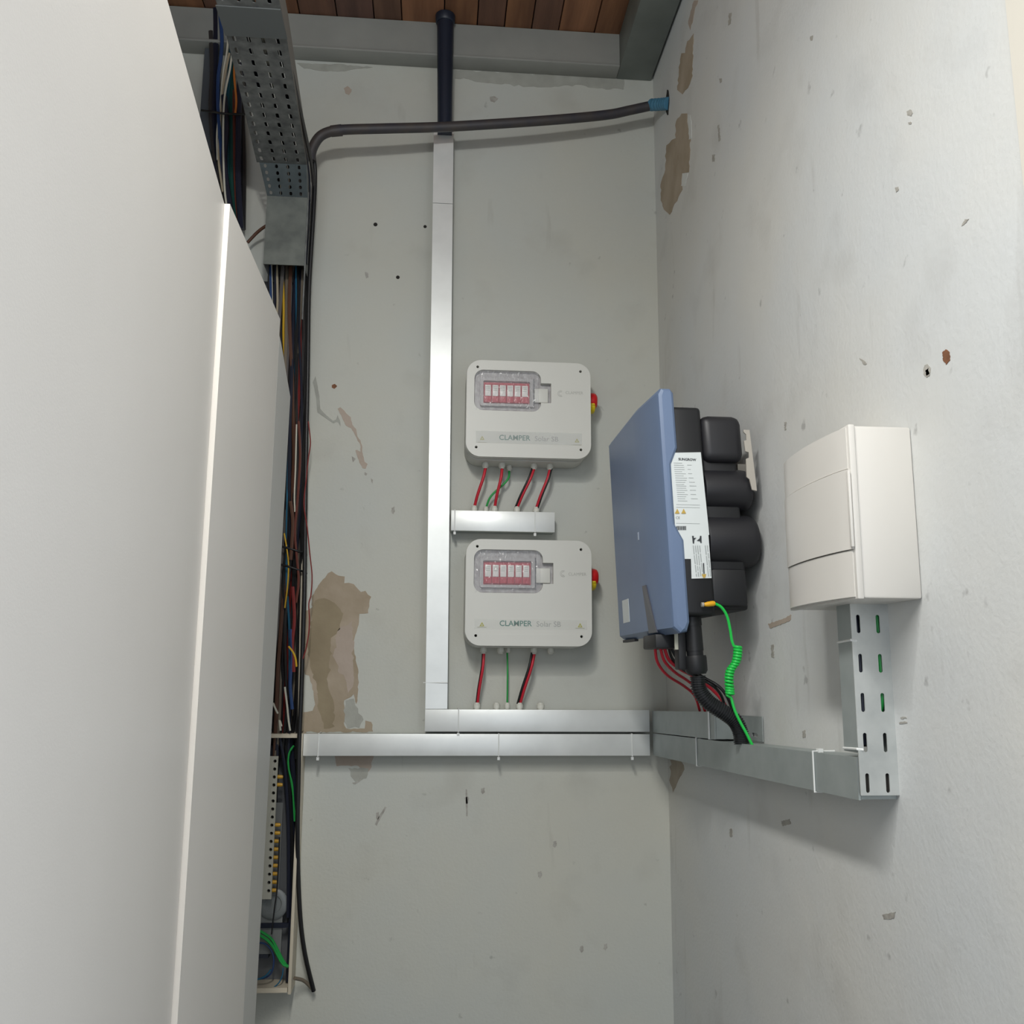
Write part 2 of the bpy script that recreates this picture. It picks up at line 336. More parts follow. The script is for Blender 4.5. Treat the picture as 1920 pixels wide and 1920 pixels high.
# corner peeling on the right wall
patch_side('peeled_patch', sc_([(268,165),(262,380),(240,440),(215,470),(188,450),(196,350),(205,265),(225,262),(240,210)], 2.667, 1200, 0), PEEL, label='upper narrow peeled patch by the corner')
patch_side('peeled_patch', sc_([(235,570),(242,640),(252,700),(245,860),(214,870),(208,900),(212,950),(175,1020),(150,1075),(120,1050),(107,1000),(105,920),(128,850),(130,730),(178,690),(180,610),(210,570)], 2.667, 1200, 0), PEEL, label='lower narrow peeled patch by the corner')
patch_side('peeled_patch', sc_([(292,0),(272,60),(262,110),(250,150),(240,120),(262,40),(270,0)], 2.667, 1200, 0), PEEL_P)
patch_side('torn_paint', sc_([(240,570),(255,575),(260,690),(248,700)], 2.667, 1200, 0), BRIGHTP, .001, .6)
patch_side('torn_paint', sc_([(214,868),(242,866),(226,930),(208,930)], 2.667, 1200, 0), BRIGHTP, .001, .6)
patch_side('damp_and_shade', [(1256,1470),(1258,1425),(1275,1425),(1284,1436),(1274,1458),(1262,1486)], mat('faint_brown_shade', (176, 166, 152), .8, col2=(162, 150, 134), scale=30), .0006, 2)  # soft brown shadow below the trunking, painted as a wall patch
for pts, mm in (([(1768,660),(1774,655),(1781,660),(1782,675),(1775,684),(1769,675)], RUST), ([(1733,687),(1739,682),(1745,690),(1744,703),(1738,708),(1732,702)], SMUDGE),
                ([(1736,694),(1741,690),(1743,700),(1738,705)], BRIGHTP),
                ([(1701,208),(1707,205),(1712,210),(1709,217),(1702,216)], SMUDGE), ([(1703,229),(1710,229),(1709,233),(1704,233)], SMUDGE),
                ([(1679,352),(1685,350),(1686,357),(1681,361)], SMUDGE), ([(1346,235),(1349,234),(1351,262),(1348,265)], SMUDGE), ([(1336,291),(1341,290),(1340,303),(1336,303)], SMUDGE),
                ([(1367,25),(1372,24),(1371,44),(1366,48)], SMUDGE), ([(1520,68),(1524,67),(1524,75),(1520,76)], SMUDGE), ([(1612,672),(1622,677),(1626,683),(1621,684)], SMUDGE),
                ([(1810,412),(1817,410),(1812,418),(1803,424)], SMUDGE), ([(1349,148),(1353,147),(1354,153),(1351,156)], SMUDGE), ([(1471,792),(1475,791),(1475,806),(1472,807)], SMUDGE),
                ([(1446,1210),(1451,1209),(1452,1234),(1447,1232)], SMUDGE), ([(1368,1555),(1373,1554),(1374,1568),(1369,1570)], SMUDGE), ([(1505,1370),(1510,1369),(1511,1382),(1506,1384)], SMUDGE),
                ([(1688,1345),(1700,1344),(1701,1347),(1689,1348)], SMUDGE), ([(1686,1354),(1702,1353),(1702,1356),(1687,1357)], SMUDGE),
                ([(1440,1170),(1470,1160),(1484,1152),(1482,1164),(1462,1172),(1444,1178)], PEEL_P), ([(1655,1715),(1680,1710),(1676,1722),(1658,1724)], SMUDGE), ([(1465,1540),(1480,1536),(1484,1545),(1468,1549)], SMUDGE)):
    patch_side('wall_mark', pts, mm, .0006, .9, 2.2)
hole_p = side(1252, 192, XR)
plate('pipe_hole', [(hole_p.y*-1+.016*math.cos(t)*1.0+random.uniform(-.003, .003), hole_p.z+.036*math.sin(t)+random.uniform(-.003, .003)) for t in [k*2*PI/18 for k in range(18)]], [], .001, frame((XR, 0, 0), (0, -1, 0), (0, 0, 1)), HOLE, wall_right)

# ------------------------------------------------------------------ lamp above and behind the viewer (gives the shadows)
lt = thing('tube_lamp', (-.12, -2.25, LAMP_Z), 'white tube lamp hanging above the viewpoint', 'lamp')
box('housing', (-.16, -2.9, LAMP_Z+.02), (-.08, -1.6, LAMP_Z+.06), CABM, lt, bev=.004)
for yy in (-2.8, -1.7): tube('hanger', [(-.12, yy, LAMP_Z+.05), (-.12, yy, ZC+.002)], .003, GALV, lt)
for yy in (-2.9, -1.61): box('end_holder', (-.135, yy, LAMP_Z-.02), (-.105, yy+.01, LAMP_Z+.03), PVC, lt)

# ------------------------------------------------------------------ tall cabinet at the left
CX = -.28
cab = thing('electrical_cabinet', (-.62, -.9, 0), 'tall cream steel cabinet standing open at the left', 'cabinet')
box('cabinet_body', (-1.0, -1.155, .08), (CX, -.755, 2.105), CABM, cab)
box('plinth', (-.98, -1.12, 0), (CX-.03, -.62, .08), CABG, cab)
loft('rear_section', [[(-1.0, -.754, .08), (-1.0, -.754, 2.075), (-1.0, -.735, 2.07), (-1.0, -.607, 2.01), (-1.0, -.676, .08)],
                      [(CX, -.754, .08), (CX, -.754, 2.075), (CX, -.735, 2.07), (CX-.0005, -.607, 2.01), (CX-.0005, -.676, .08)]], CABG, cab, label='rear section in shade-painted grey with sloping top edge', smooth=None)
# open door: hinged on the cabinet's front corner, swung toward the viewer
hx, hy = CX-.0065, -1.157
tp = level(315, 0, 2.105); dirn = Vector((tp.x-hx, tp.y-hy, 0)).normalized(); nn = Vector((dirn.y, -dirn.x, 0))
if nn.x < 0: nn = -nn
L_ = .78
loft('door_leaf', [[Vector((hx, hy, z))+dirn*a-nn*b for a, b in ((0, 0), (L_, 0), (L_, .018), (0, .018))] for z in (.12, 2.103)], CABM, cab, label='door leaf swung open toward the viewer', smooth=None)
for z in (.4, 1.1, 1.8): stepped('hinge', (hx-.012, hy-.002, z-.04), (0, 0, 1), [(0, .005), (.08, .005)], CABG, cab, 10)

# ------------------------------------------------------------------ trunking
def tie(parent, pts, r=.0016, name='cable_tie'):
    return tube(name, pts, r, TIE, parent, sides=6, n=1, smooth=None)
def tie_head(parent, c): return box('tie_head', (c[0]-.003, c[1]-.003, c[2]-.004), (c[0]+.003, c[1]+.003, c[2]+.003), TIE, parent)
def trunk_x(name, x0, x1, z0, z1, label, d=.05, seams=(), ties=(), mlid=GALVW):
    t = thing(name, (x0, -.0, z0), label, 'trunking')
    box('channel', (x0+.001, -d+.004, z0+.0012), (x1-.001, -.0005, z1-.0012), GALVG, t)
    xs = [x0]+list(seams)+[x1]
    for a, b in zip(xs, xs[1:]): boxes('lid', [((a+.0004, -d, z0), (b-.0004, -d+.0025, z1)), ((a+.0004, -d+.0025, z0), (b-.0004, -d+.012, z0+.001)), ((a+.0004, -d+.0025, z1-.001), (b-.0004, -d+.012, z1))], mlid, t, bev=.0003)
    for x in ties:
        tie(t, [(x, -.004, z1+.001), (x, -d-.001, z1+.001), (x, -d-.001, z0-.001), (x, -.004, z0-.001)], .0014)
        tie_head(t, (x, -d+.002, z0-.006))
    return t
low = trunk_x('cable_trunking', -.303, .524, 1.307, 1.3575, 'lower long horizontal galvanised trunking on back wall', ties=(-.268, .157, .48))
upp = trunk_x('cable_trunking', -.020, .524, 1.363, 1.4145, 'upper horizontal galvanised trunking at foot of the vertical run', ties=(.060,))
brc = trunk_x('cable_trunking', .0335, .293, 1.848, 1.8985, 'short galvanised trunking branch between the two grey boxes', ties=(.043, .243))
ver = thing('cable_trunking', (0, 0, 1.415), 'long vertical galvanised trunking up the back wall', 'trunking')
def vx(z): return -.031+.0115*(2.92-z)/1.5
def vseg(z0, z1, yy0, yy1, w=.0525, e=0): return [[(vx(z0)+e, yy0, z0), (vx(z0)+w-e, yy0, z0), (vx(z0)+w-e, yy1, z0), (vx(z0)+e, yy1, z0)], [(vx(z1)+e, yy0, z1), (vx(z1)+w-e, yy0, z1), (vx(z1)+w-e, yy1, z1), (vx(z1)+e, yy1, z1)]]
loft('channel', vseg(1.4155, 2.93, -.046, -.0005, e=.0012), GALVG, ver, smooth=None)
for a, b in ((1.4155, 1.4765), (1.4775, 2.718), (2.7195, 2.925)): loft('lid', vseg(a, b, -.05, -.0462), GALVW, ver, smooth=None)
tie(ver, [(vx(1.477)-.006, -.048, 1.477), (vx(1.477)+.0525, -.0512, 1.477)], .0013)

# right wall trunkings (they rise slightly toward the viewer)
def zr(y): return -y*.036   # rise toward the viewer
rl = thing('cable_trunking', (.555, -.6, 1.3), 'long galvanised trunking along right wall below the inverter', 'trunking')
def seg_r(y0, y1, xa, xb, za, zb): return [[(xa, y, za+zr(y)), (xb, y, za+zr(y)), (xb, y, zb+zr(y)), (xa, y, zb+zr(y))] for y in (y0, y1)]
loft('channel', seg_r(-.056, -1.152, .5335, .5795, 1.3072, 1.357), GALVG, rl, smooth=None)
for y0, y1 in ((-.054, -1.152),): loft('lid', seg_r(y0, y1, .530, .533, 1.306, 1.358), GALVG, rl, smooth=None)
for yy in (-.435, -1.02):
    z = zr(yy); tie(rl, [(.56, yy, 1.3595+z), (.5285, yy, 1.3595+z), (.5285, yy, 1.3045+z), (.57, yy, 1.3045+z)], .0015)
    box('tie_head', (.535, yy-.004, 1.358+z), (.542, yy+.004, 1.363+z), TIE, rl)
ru = thing('cable_trunking', (.555, -.2, 1.36), 'short galvanised trunking on right wall above the long one', 'trunking')
yu = side(1340, 1385, .53).y
loft('channel', seg_r(-.056, yu, .5335, .5795, 1.3605, 1.410), GALVG, ru, smooth=None)
loft('lid', seg_r(-.054, yu, .530, .533, 1.360, 1.411), GALVG, ru, smooth=None)
ye = side(1392, 1385, .575).y
plate('back_plate', [(-yu, 1.362+zr(yu)), (-yu+.13, 1.362+zr(yu)+.003), (-yu+.13, 1.405+zr(yu)+.003), (-yu, 1.405+zr(yu))],
      [slot(-yu+.02, 1.372+zr(yu), .006, .005), slot(-yu+.02, 1.398+zr(yu), .006, .005), slot(-yu+.09, 1.374+zr(yu), .03, .007)], .0015, frame((.578, 0, 0), (0, -1, 0), (0, 0, 1)), GALVG, ru)
tie(ru, [(.56, yu+.03, 1.413+zr(yu)), (.5285, yu+.03, 1.413+zr(yu)), (.5285, yu+.03, 1.359+zr(yu)), (.56, yu+.03, 1.359+zr(yu))], .0022)

sl = thing('slotted_channel', (.555, -1.135, 1.354), 'vertical slotted steel channel below the white box', 'channel')
F = frame((0, -1.157, 0), (1, 0, 0), (0, 0, 1))
zsl = [back(1620, py, -1.157).z for py in (1170, 1243.5, 1317, 1392, 1468)]
plate('slotted_face', [(.530, 1.354), (.580, 1.354), (.580, 1.592), (.530, 1.592)], [slot(cx, z, .0048, .0235) for z in zsl for cx in (.5395, .5655)], .0016, F, GALV, sl)
boxes('side_flange', [((.530, -1.1565, 1.405), (.5316, -1.118, 1.592)), ((.5784, -1.1565, 1.354), (.5798, -1.118, 1.592))], GALVG, sl)
box('foot_strip', (.530, -1.158, 1.354), (.5798, -1.1565, 1.3555), GALV, sl)
box('slot_shade_sheet', (.5315, -1.1548, 1.3556), (.5785, -1.1535, 1.404), HOLE, sl)  # dark sheet standing in for the shade inside the bottom slots
box('inner_back', (.5325, -1.120, 1.41), (.578, -1.1185, 1.590), BLACKP, sl)
for zz in (1.545, 1.41): tie(sl, [(.5292, -1.118, zz-.002), (.5292, -1.158, zz), (.536, -1.1592, zz-.001)], .0017)
gw = cable('earth_wire', [(.562, -1.140, 1.60), (.569, -1.149, 1.575), (.5695, -1.150, 1.53), (.5695, -1.150, 1.475), (.562, -1.142, 1.44), (.548, -1.137, 1.415)], .0042, W['green'], 'green wire seen through slots of the vertical channel')
cable('feed_cable', [(.543, -1.14, 1.60), (.542, -1.149, 1.56), (.543, -1.150, 1.50), (.543, -1.150, 1.44), (.545, -1.145, 1.415)], .0034, W['navy'], 'dark blue cable seen through slots of the vertical channel')

# ------------------------------------------------------------------ white breaker box on the right wall
wb = thing('breaker_box', (.54, -1.14, 1.59), 'white plastic breaker box above the slotted channel', 'breaker box')
bx0, bx1, by0, by1, bz0, bz1 = .507, .5797, -1.246, -1.037, 1.591, 1.803
box('box_body', (bx0, by0, bz0), (bx1, by1, bz1), PVC, wb, bev=.003)
box('rim', (bx0-.008, by0-.002, bz0-.001), (bx0, by1+.002, bz1+.001), PVC, wb, bev=.0015)
def bulge(z0, z1, xb, amp, ya, yb, n=14, zs=6):
    bm = bmesh.new(); rows = []
    for k in range(zs+1):
        z = z0+(z1-z0)*k/zs; row = []
        for i_ in range(n+1):
            t = i_/n; y = ya+(yb-ya)*t; s = math.sin(PI*min(1, t*1.0))**.7 if 0 < t < 1 else 0
            row.append(bm.verts.new((xb-.001-amp*s, y, z)))
        rows.append(row)
    for a, b in zip(rows, rows[1:]):
        for i_ in range(n): bm.faces.new((a[i_], a[i_+1], b[i_+1], b[i_]))
    # close to a solid
    bk = [[bm.verts.new((xb+.004, v.co.y, v.co.z)) for v in (r[0], r[-1])] for r in rows]
    for (a, b) in zip(range(zs), range(1, zs+1)):
        bm.faces.new((rows[a][0], rows[b][0], bk[b][0], bk[a][0])); bm.faces.new((rows[a][-1], bk[a][1], bk[b][1], rows[b][-1])); bm.faces.new((bk[a][0], bk[b][0], bk[b][1], bk[a][1]))
    bm.faces.new(rows[0]+[bk[0][1], bk[0][0]]); bm.faces.new(rows[-1][::-1]+[bk[-1][0], bk[-1][1]])
    return bm_mesh(bm)
za_, zb_ = bz0+.059, bz1-.055
link('front_cover', bulge(bz0+.002, za_-.0012, bx0-.008, .010, by0+.004, by1-.002), PVC, wb, smooth=40, label='lower part of the front cover')
link('front_cover', bulge(zb_+.0012, bz1-.002, bx0-.008, .010, by0+.004, by1-.002), PVC, wb, smooth=40, label='upper part of the front cover')
link('flap_door', bulge(za_, zb_, bx0-.009, .0105, by0+.001, by1-.001), PVC, wb, smooth=40, label='curved flap door')
box('flap_tab', (bx0-.0125, by0-.0035, bz0+.061), (bx0-.009, by0+.002, bz1-.058), PVC, wb, bev=.001)

# ------------------------------------------------------------------ grey combiner boxes
def combiner(x0, z0, x1, z1, label, taped, hz):
    t = thing('combiner_box', ((x0+x1)/2, 0, z0), label, 'electrical box')
    D = .10; wd = x1-x0; h = z1-z0
    F0 = frame((0, 0, 0), (1, 0, 0), (0, 0, 1))   # local z -> -y
    plate('box_base', rrect(x0-.001, z0-.003, x1-.004, z1-.003, .036, 8), [], D-.027, F0, ABS, t, bev=.003)
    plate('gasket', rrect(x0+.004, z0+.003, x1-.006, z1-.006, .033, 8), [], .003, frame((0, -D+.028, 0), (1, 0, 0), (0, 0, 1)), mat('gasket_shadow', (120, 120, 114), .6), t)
    U = lambda u: x0+u; V = lambda v: z1-v
    win = rrect(U(.019), V(.130), U(.186), V(.025), .022, 6)
    # opening outline with the square latch notch at its right
    hole = rrect(U(.019), V(.130), U(.186), V(.025), .022, 6)
    holes = [hole[:1]]
    bl = [p for p in hole]
    # insert notch on the right side (between first and second corner arcs)
    n1 = 7; notch = [(U(.186), V(.1065)), (U(.2115), V(.1065)), (U(.2115), V(.0555)), (U(.186), V(.0555))]
    outline = bl[:n1]+notch+bl[n1:]
    screws = [(U(.0265), V(.018)), (x1-.0255, V(.0215)), (x1-.0255, z0+.0235), (U(.0255), z0+.0235)]
    cov = plate('cover', rrect(x0, z0, x1, z1, .036, 10), [outline]+[slot(a, b, .0068, .0068) for a, b in screws], .024, frame((0, -D+.024, 0), (1, 0, 0), (0, 0, 1)), ABS, t, bev=.0)
    edge = plate('cover_rim', rrect(x0-.0012, z0-.0012, x1+.0012, z1+.0012, .037, 10), [rrect(x0+.003, z0+.003, x1-.003, z1-.003, .033, 10)], .016, frame((0, -D+.022, 0), (1, 0, 0), (0, 0, 1)), ABS, t, bev=.003)
    for a, b in screws: stepped('screw', (a, -D+.016, b), (0, -1, 0), [(0, .0034), (.0025, .0034)], HOLE, t, 10, label='dark recessed screw')
    plate('window_recess', rrect(U(.012), V(.137), U(.218), V(.018), .02, 6), [], .002, frame((0, -D+.0165, 0), (1, 0, 0), (0, 0, 1)), ABSD, t)
    # hinged clear window: frame, pane, latch
    wf_ = plate('window_frame', rrect(U(.034), V(.1165), U(.168), V(.044), .004, 3), [rrect(U(.0415), V(.110), U(.159), V(.0515), .003, 3)], .010, frame((0, -D+.0145, 0), (1, 0, 0), (0, 0, 1)), mat('smoky_frame', (190, 188, 188), .25, alpha=.85), t)
    box('latch', (U(.170), -D+.006, V(.104)), (U(.2045), -D+.0145, V(.068)), ABS, t, bev=.001)
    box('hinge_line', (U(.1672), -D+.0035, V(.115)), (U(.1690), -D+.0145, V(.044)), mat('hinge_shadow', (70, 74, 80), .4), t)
    box('module_bay', (U(.0425), -D+.013, V(.109)), (U(.158), -D+.0145, V(.053)), REDM, t)
    for k in range(6):
        u = .0445+k*.01855
        md = box('surge_module', (U(u), -D+.008, V(.1065)), (U(u+.0178), -D+.0128, V(.0585)), REDM, t, bev=.0006)
        box('white_cap', (U(u+.0014), -D+.0062, V(.0905)), (U(u+.0164), -D+.0084, V(.0615)), WHITEM, md, bev=.0008)
        boxes('cap_print', [((U(u+.004), -D+.0058, V(.0675+j*.0045)), (U(u+.0135), -D+.0063, V(.0660+j*.0045))) for j in range(3)], mat('module_print', (176, 184, 176), .5), md)
    # clear protective film, wrinkled, over window and surround
    bm = bmesh.new(); nx, nz = 60, 40; g = []
    for j in range(nz+1):
        g.append([bm.verts.new((U(.020+.160*i_/nx), -D+.001+.0018*math.sin(i_*1.3+3*math.sin(j*.21))*math.sin(j*.5+i_*.2)+random.uniform(-.0009, .0009), V(.026+.103*j/nz))) for i_ in range(nx+1)])
    for a, b in zip(g, g[1:]):
        for i_ in range(nx): bm.faces.new((a[i_], a[i_+1], b[i_+1], b[i_]))
    o = link('clear_film', bm_mesh(bm), CLEAR, t, smooth=True, label='wrinkled clear protective film')
    o.modifiers.new('thick', 'SOLIDIFY').thickness = .0004
    # print on the cover
    P = lambda u, v, dy=.0: frame((U(u), -D-.0003-dy, V(v-(.004 if taped else 0))), (1, 0, 0), (0, 0, 1))
    text('brand_lettering', 'CLAMPER', .0182, P(.0815, .2085), TEAL, t, bold=.00025, label='teal bold lettering')
    text('model_lettering', 'Solar SB', .0178, P(.170, .2092), GREYT, t, label='pale grey lettering')
    text('embossed_lettering', 'CLAMPER', .0105, P(.2475, .0855), FAINT, t, label='faint embossed lettering')
    for q in (0, 1):
        rr = .0045+q*.003
        pts = [(U(.2355)+rr*math.cos(a), -D-.0004, V(.081)+rr*math.sin(a)) for a in [math.radians(60+k*30) for k in range(9)]]
        tube('embossed_arc', pts, .0006, FAINT, t, sides=4, n=1)
    for u in (.040, .276):
        tri = [(-.0058, -.004), (.0058, -.004), (0, .0062)]
        plate('warning_triangle', tri, [[(-.0022, -.0022), (.0022, -.0022), (0, .002)]], .0004, P(u, .206), OLIVE, t)
        boxes('caption_line', [((U(u-.011), -D-.0005, V(.2128)), (U(u+.011), -D-.0001, V(.2118)))], mat('olive_ink', (150, 150, 110), .5), t)
    if taped:
        box('clear_tape', (U(.024), -D-.0016, V(.213)), (U(.288), -D-.0009, V(.183)), TAPE, t, label='glossy clear tape across the lettering')
    else:
        box('clear_tape', (U(.022), -D-.0010, V(.216)), (U(.292), -D-.0006, V(.193)), mat('thin_tape', (236, 238, 234), .3, alpha=.10), t)
    # rotary isolator handle at the right side
    stepped('isolator_base', (x1-.002, -.05, hz-.0085), (1, 0, 0), [(0, .0215), (.012, .0215), (.018, .020), (.021, .015)], YELH, t, 22, label='yellow isolator base')
    stepped('isolator_handle', (x1+.001, -.052, hz+.002), (1, 0, 0), [(0, .0215), (.013, .0222), (.019, .020), (.0225, .015), (.0235, .008)], REDH, t, 22, label='red rotary handle')
    box('handle_mark', (x1+.007, -.0735, hz-.0125), (x1+.015, -.068, hz-.0085), YELH, t, bev=.0008)
    return t
B1 = combiner(.066, 2.0255, .3775, 2.2735, 'upper grey combiner box with glossy tape over its lettering', True, back(1115, 753, -.06).z)
B2 = combiner(.071, 1.565, .376, 1.8205, 'lower grey combiner box with clearly readable lettering', False, back(1117, 1084, -.06).z)
def gland(c, parent, up=False, r=.0085, h=.016):
    s = 1 if up else -1
    stepped('cable_gland', c, (0, 0, s), [(0, r*.9), (.003, r*.9), (.003, r), (.011, r), (.0125, r*.8), (h, r*.7)], GLAND, parent, 10)
YG = -.045
def pt(px, py, y=YG): return back(px, py, y)
for px in (910, 941, 1001, 1031): p = pt(px, 868); gland((p.x, YG, 2.024), B1)
p = pt(955, 873, -.02); gland((p.x, -.02, 2.024), B1, r=.007)
for px in (906, 938.5, 1001, 1032.5): p = pt(px, 1216); gland((p.x, YG, 1.563), B2)
p = pt(953, 1216, -.02); gland((p.x, -.02, 1.563), B2, r=.006, h=.012)
for px in (889, 927, 969, 1005): p = pt(px, 952, -.03); gland((p.x, -.03, 1.8985), brc, True)
p = pt(911, 952, -.02); gland((p.x, -.02, 1.8985), brc, True, r=.007)
for px, rr in ((894, .009), (931, .009), (974, .009), (1013.5, .010)): p = pt(px, 1325, -.03); gland((p.x, -.03, 1.4145), upp, True, r=rr)
p = pt(951, 1325, -.025); gland((p.x, -.025, 1.4145), upp, True, r=.0075)
def drop(pa, pb, za, zb, col, lab, dx=0, bend=.0015, r=.0038, ya=YG, yb=-.03, group=None):
    a = back(*pa, ya); b = back(*pb, yb)
    a = Vector((a.x+dx, ya-abs(dx)*.3, za)); b = Vector((b.x+dx, yb-abs(dx)*.3, zb)); m1 = a.lerp(b, .3)+Vector((bend, -.01, 0)); m2 = a.lerp(b, .7)+Vector((-bend*.4, -.008, 0))
    cable('solar_cable', [a, m1, m2, b], r, W[col], lab, group)
T1, T1b, T2, T2b = 2.012, 1.912, 1.551, 1.428
for i_, (pa, pb, dk) in enumerate((((910, 880), (889, 945), -.001), ((941, 880), (927, 945), -.001), ((1001, 880), (969, 945), .0035), ((1031, 880), (1005, 945), -.004))):
    nm = ('leftmost', 'second', 'third', 'rightmost')[i_]
    drop(pa, pb, T1, T1b, 'black', nm+' black cable below the upper grey box, behind its red one', -dk*1.0 if i_ != 3 else .0042, r=.0028)
    drop(pa, pb, T1, T1b, 'red', nm+' red cable from the upper grey box to the branch', .001)
drop((955, 880), (911, 945), 2.014, 1.91, 'green', 'green earth wire curving below the upper grey box', 0, .012, r=.0027, ya=-.02, yb=-.02)
for i_, (pa, pb, dk) in enumerate((((906, 1228), (894, 1318), .0005), ((1001, 1228), (974, 1318), .0045))):
    nm = ('left', 'right')[i_]
    drop(pa, pb, T2, T2b, 'black', nm+' black cable below the lower grey box', -dk, r=.003)
    drop(pa, pb, T2, T2b, 'red', nm+' red cable from the lower grey box to the trunking', .0015)
drop((951, 1228), (951, 1318), 1.553, 1.428, 'green', 'straight green earth wire below the lower grey box', 0, 0, r=.0021, ya=-.02, yb=-.025)

# ------------------------------------------------------------------ inverter on the right wall
inv = thing('solar_inverter', (.50, -.55, 1.6), 'blue and black solar inverter mounted on the right wall', 'inverter')
def lean(v): return Vector((v.x+.045*(2.0-v.z)+(-.038)*(v.y+.74), v.y, v.z))
ya, yb = -.742, -.358
def prof(y, ins=0.0, front=0.0):
    fx = .3885+front; zt, zb = 2.008-ins, 1.570+ins
    if y > -.5: zt -= .002
    pts = [(fx+ins*.6, zt-.010), (fx+.007, zt), (.412, zt), (.419-ins, zt-.008), (.4195-ins, 1.898), (.4065-ins, 1.868), (.4055-ins, 1.760), (.4195-ins, 1.732), (.4195-ins, 1.59), (.414-ins, zb+.003), (fx+.012, zb), (fx+ins*.6, zb+.010)]
    return [Vector((a, y, b)) for a, b in pts]
loft('front_cover', [prof(ya, .006, .004), prof(ya+.003, .002, .001), prof(ya+.008, 0), prof(-.60, 0, -.006), prof(-.585, 0, -.006), prof(yb+.006, 0), prof(yb, .006)], BLUEI, inv, fn=lean, smooth=24, label='blue front cover')
def fr(y): return .3885-.006*(1-abs(y+.59)/.2)-.0012
def on_front(name, y0, y1, z0, z1, m, t=.0008, label=None, tap=0):
    rings = [[(fr(y), y, z0), (fr(y)+t, y, z0), (fr(y)+t, y, z1), (fr(y), y, z1)] for y in (y0, y1)]
    return loft(name, rings, m, inv, fn=lean, smooth=None, label=label)
loft('display_strip', [[(fr(-.61)-.001, -.61, 1.575), (fr(-.61)+.002, -.61, 1.575), (fr(-.585)+.002, -.585, 1.665), (fr(-.585)-.001, -.585, 1.665)],
                       [(fr(-.68)-.001, -.655, 1.575), (fr(-.68)+.002, -.655, 1.575), (fr(-.6)+.002, -.61, 1.665), (fr(-.6)-.001, -.61, 1.665)]], DISP, inv, fn=lean, smooth=None, label='dark display strip')
on_front('rating_sticker', -.395, -.455, 1.605, 1.652, LBL, label='small white sticker')
on_front('logo_mark', -.578, -.570, 1.755, 1.770, mat('logo_pale', (176, 186, 204), .5))
box('bottom_lip', (.392, -.46, 1.566), (.40, -.362, 1.571), BLACKP, inv, fn=lean)
box('front_body', (.410, -.736, 1.600), (.468, -.37, 1.976), BLACKP, inv, bev=.008, seg=3, fn=lean)
box('rear_body', (.4600, -.722, 1.612), (.538, -.38, 1.955), BLACKP, inv, bev=.006, seg=3, fn=lambda v: lean(v)-Vector((.006, 0, 0)))
def lobe(z0, z1, x1, nm='heat_shroud', yn=-.744):
    zc = (z0+z1)/2; hh = (z1-z0)/2
    def ring(x, k):
        out = [Vector((x, -.385, zc-hh*k)), Vector((x, -.385, zc+hh*k))]
        for i_ in range(15):
            t = PI/2-PI*i_/14; out.append(Vector((x, -.700+(yn+.700)*math.cos(t)*k, zc+hh*k*math.sin(t))))
        return out
    loft(nm, [ring(.474, .985), ring(.477, 1), ring(x1-.014, 1), ring(x1-.005, .97), ring(x1, .90)], BLACKS, inv, fn=lambda v: lean(v)-Vector((.008, 0, 0)), smooth=35)
sh = lambda v: lean(v)-Vector((.008, 0, 0))
box('heat_shroud', (.474, -.738, 1.876), (.5495, -.385, 1.962), BLACKS, inv, bev=.016, seg=4, fn=sh)
lobe(1.790, 1.868, .560, yn=-.742); lobe(1.690, 1.784, .5655, yn=-.742)
box('heat_shroud', (.474, -.730, 1.618), (.5375, -.385, 1.684), BLACKP, inv, bev=.006, seg=2, fn=sh)
box('shroud_screw', (.480, -.733, 1.944), (.485, -.722, 1.949), HOLE, inv, fn=lean)
# wall bracket
brk = plate('wall_bracket', [(0.5420, 1.9320), (0.5530, 1.9320), (0.5610, 1.8377), (0.5620, 1.8213), (0.5535, 1.8229), (0.5495, 1.8418), (0.5445, 1.8459), (0.5445, 1.8787), (0.5500, 1.8812), (0.5500, 1.8910), (0.5440, 1.8926), (0.5420, 1.9115), (0.5465, 1.9131), (0.5465, 1.9238), (0.5420, 1.9279)], [], .003, frame((0, -.745, 0), (1, 0, 0), (0, 0, 1)), ALU, inv, label='light metal wall bracket')
box('bracket_rail', (.559, -.66, 1.84), (.5795, -.39, 1.89), ALU, inv)
# labels on the near side face (facing -y)
def near(px, py): 
    p = back(px, py, -.7375); return (p.x, p.z)
def nplate(name, pts, m, t, lift, label=None): return plate(name, pts, [], t, frame((0, -.737-lift, 0), (1, 0, 0), (0, 0, 1)), m, inv, label=label)
c1, c2, c3, c4 = near(1256, 849), near(1314, 848), near(1330, 1003), near(1267, 1008)
nplate('rating_label', [c4, near(1272, 1048), near(1296, 1048), near(1296, 1004), c3, c2, c1], LBL, .0006, .0, 'white rating label')
nplate('instruction_label', [near(1296.5, 1085), near(1334, 1084), near(1328, 1002), near(1294, 1004)], LBL, .0006, .0008, 'white instruction label with arrow')
def quad(pxs, m, nm, lift=.0016): return nplate(nm, [near(*q) for q in pxs][::-1], m, .0003, lift)
A = near(1272, 863); text('label_heading', 'SUNGROW', .0062, frame((A[0], -.7378, A[1]), (1, 0, -.02), (0, 0, 1)), INK, inv, t=.0003, bold=.0002)
lines = []
random.seed(3)
for k, y in enumerate(list(range(868, 910, 4))+list(range(911, 941, 4))):
    lx = 1263+.11*(y-868); wdt = random.uniform(14, 22); a = near(lx, y); b = near(lx+wdt, y)
    lines.append(((a[0], -.7381, a[1]-.0004), (b[0], -.7377, a[1]+.0004)))
    if k % 2: a = near(lx+25, y); b = near(lx+25+random.uniform(5, 14), y); lines.append(((a[0], -.7381, a[1]-.0004), (b[0], -.7377, a[1]+.0004)))
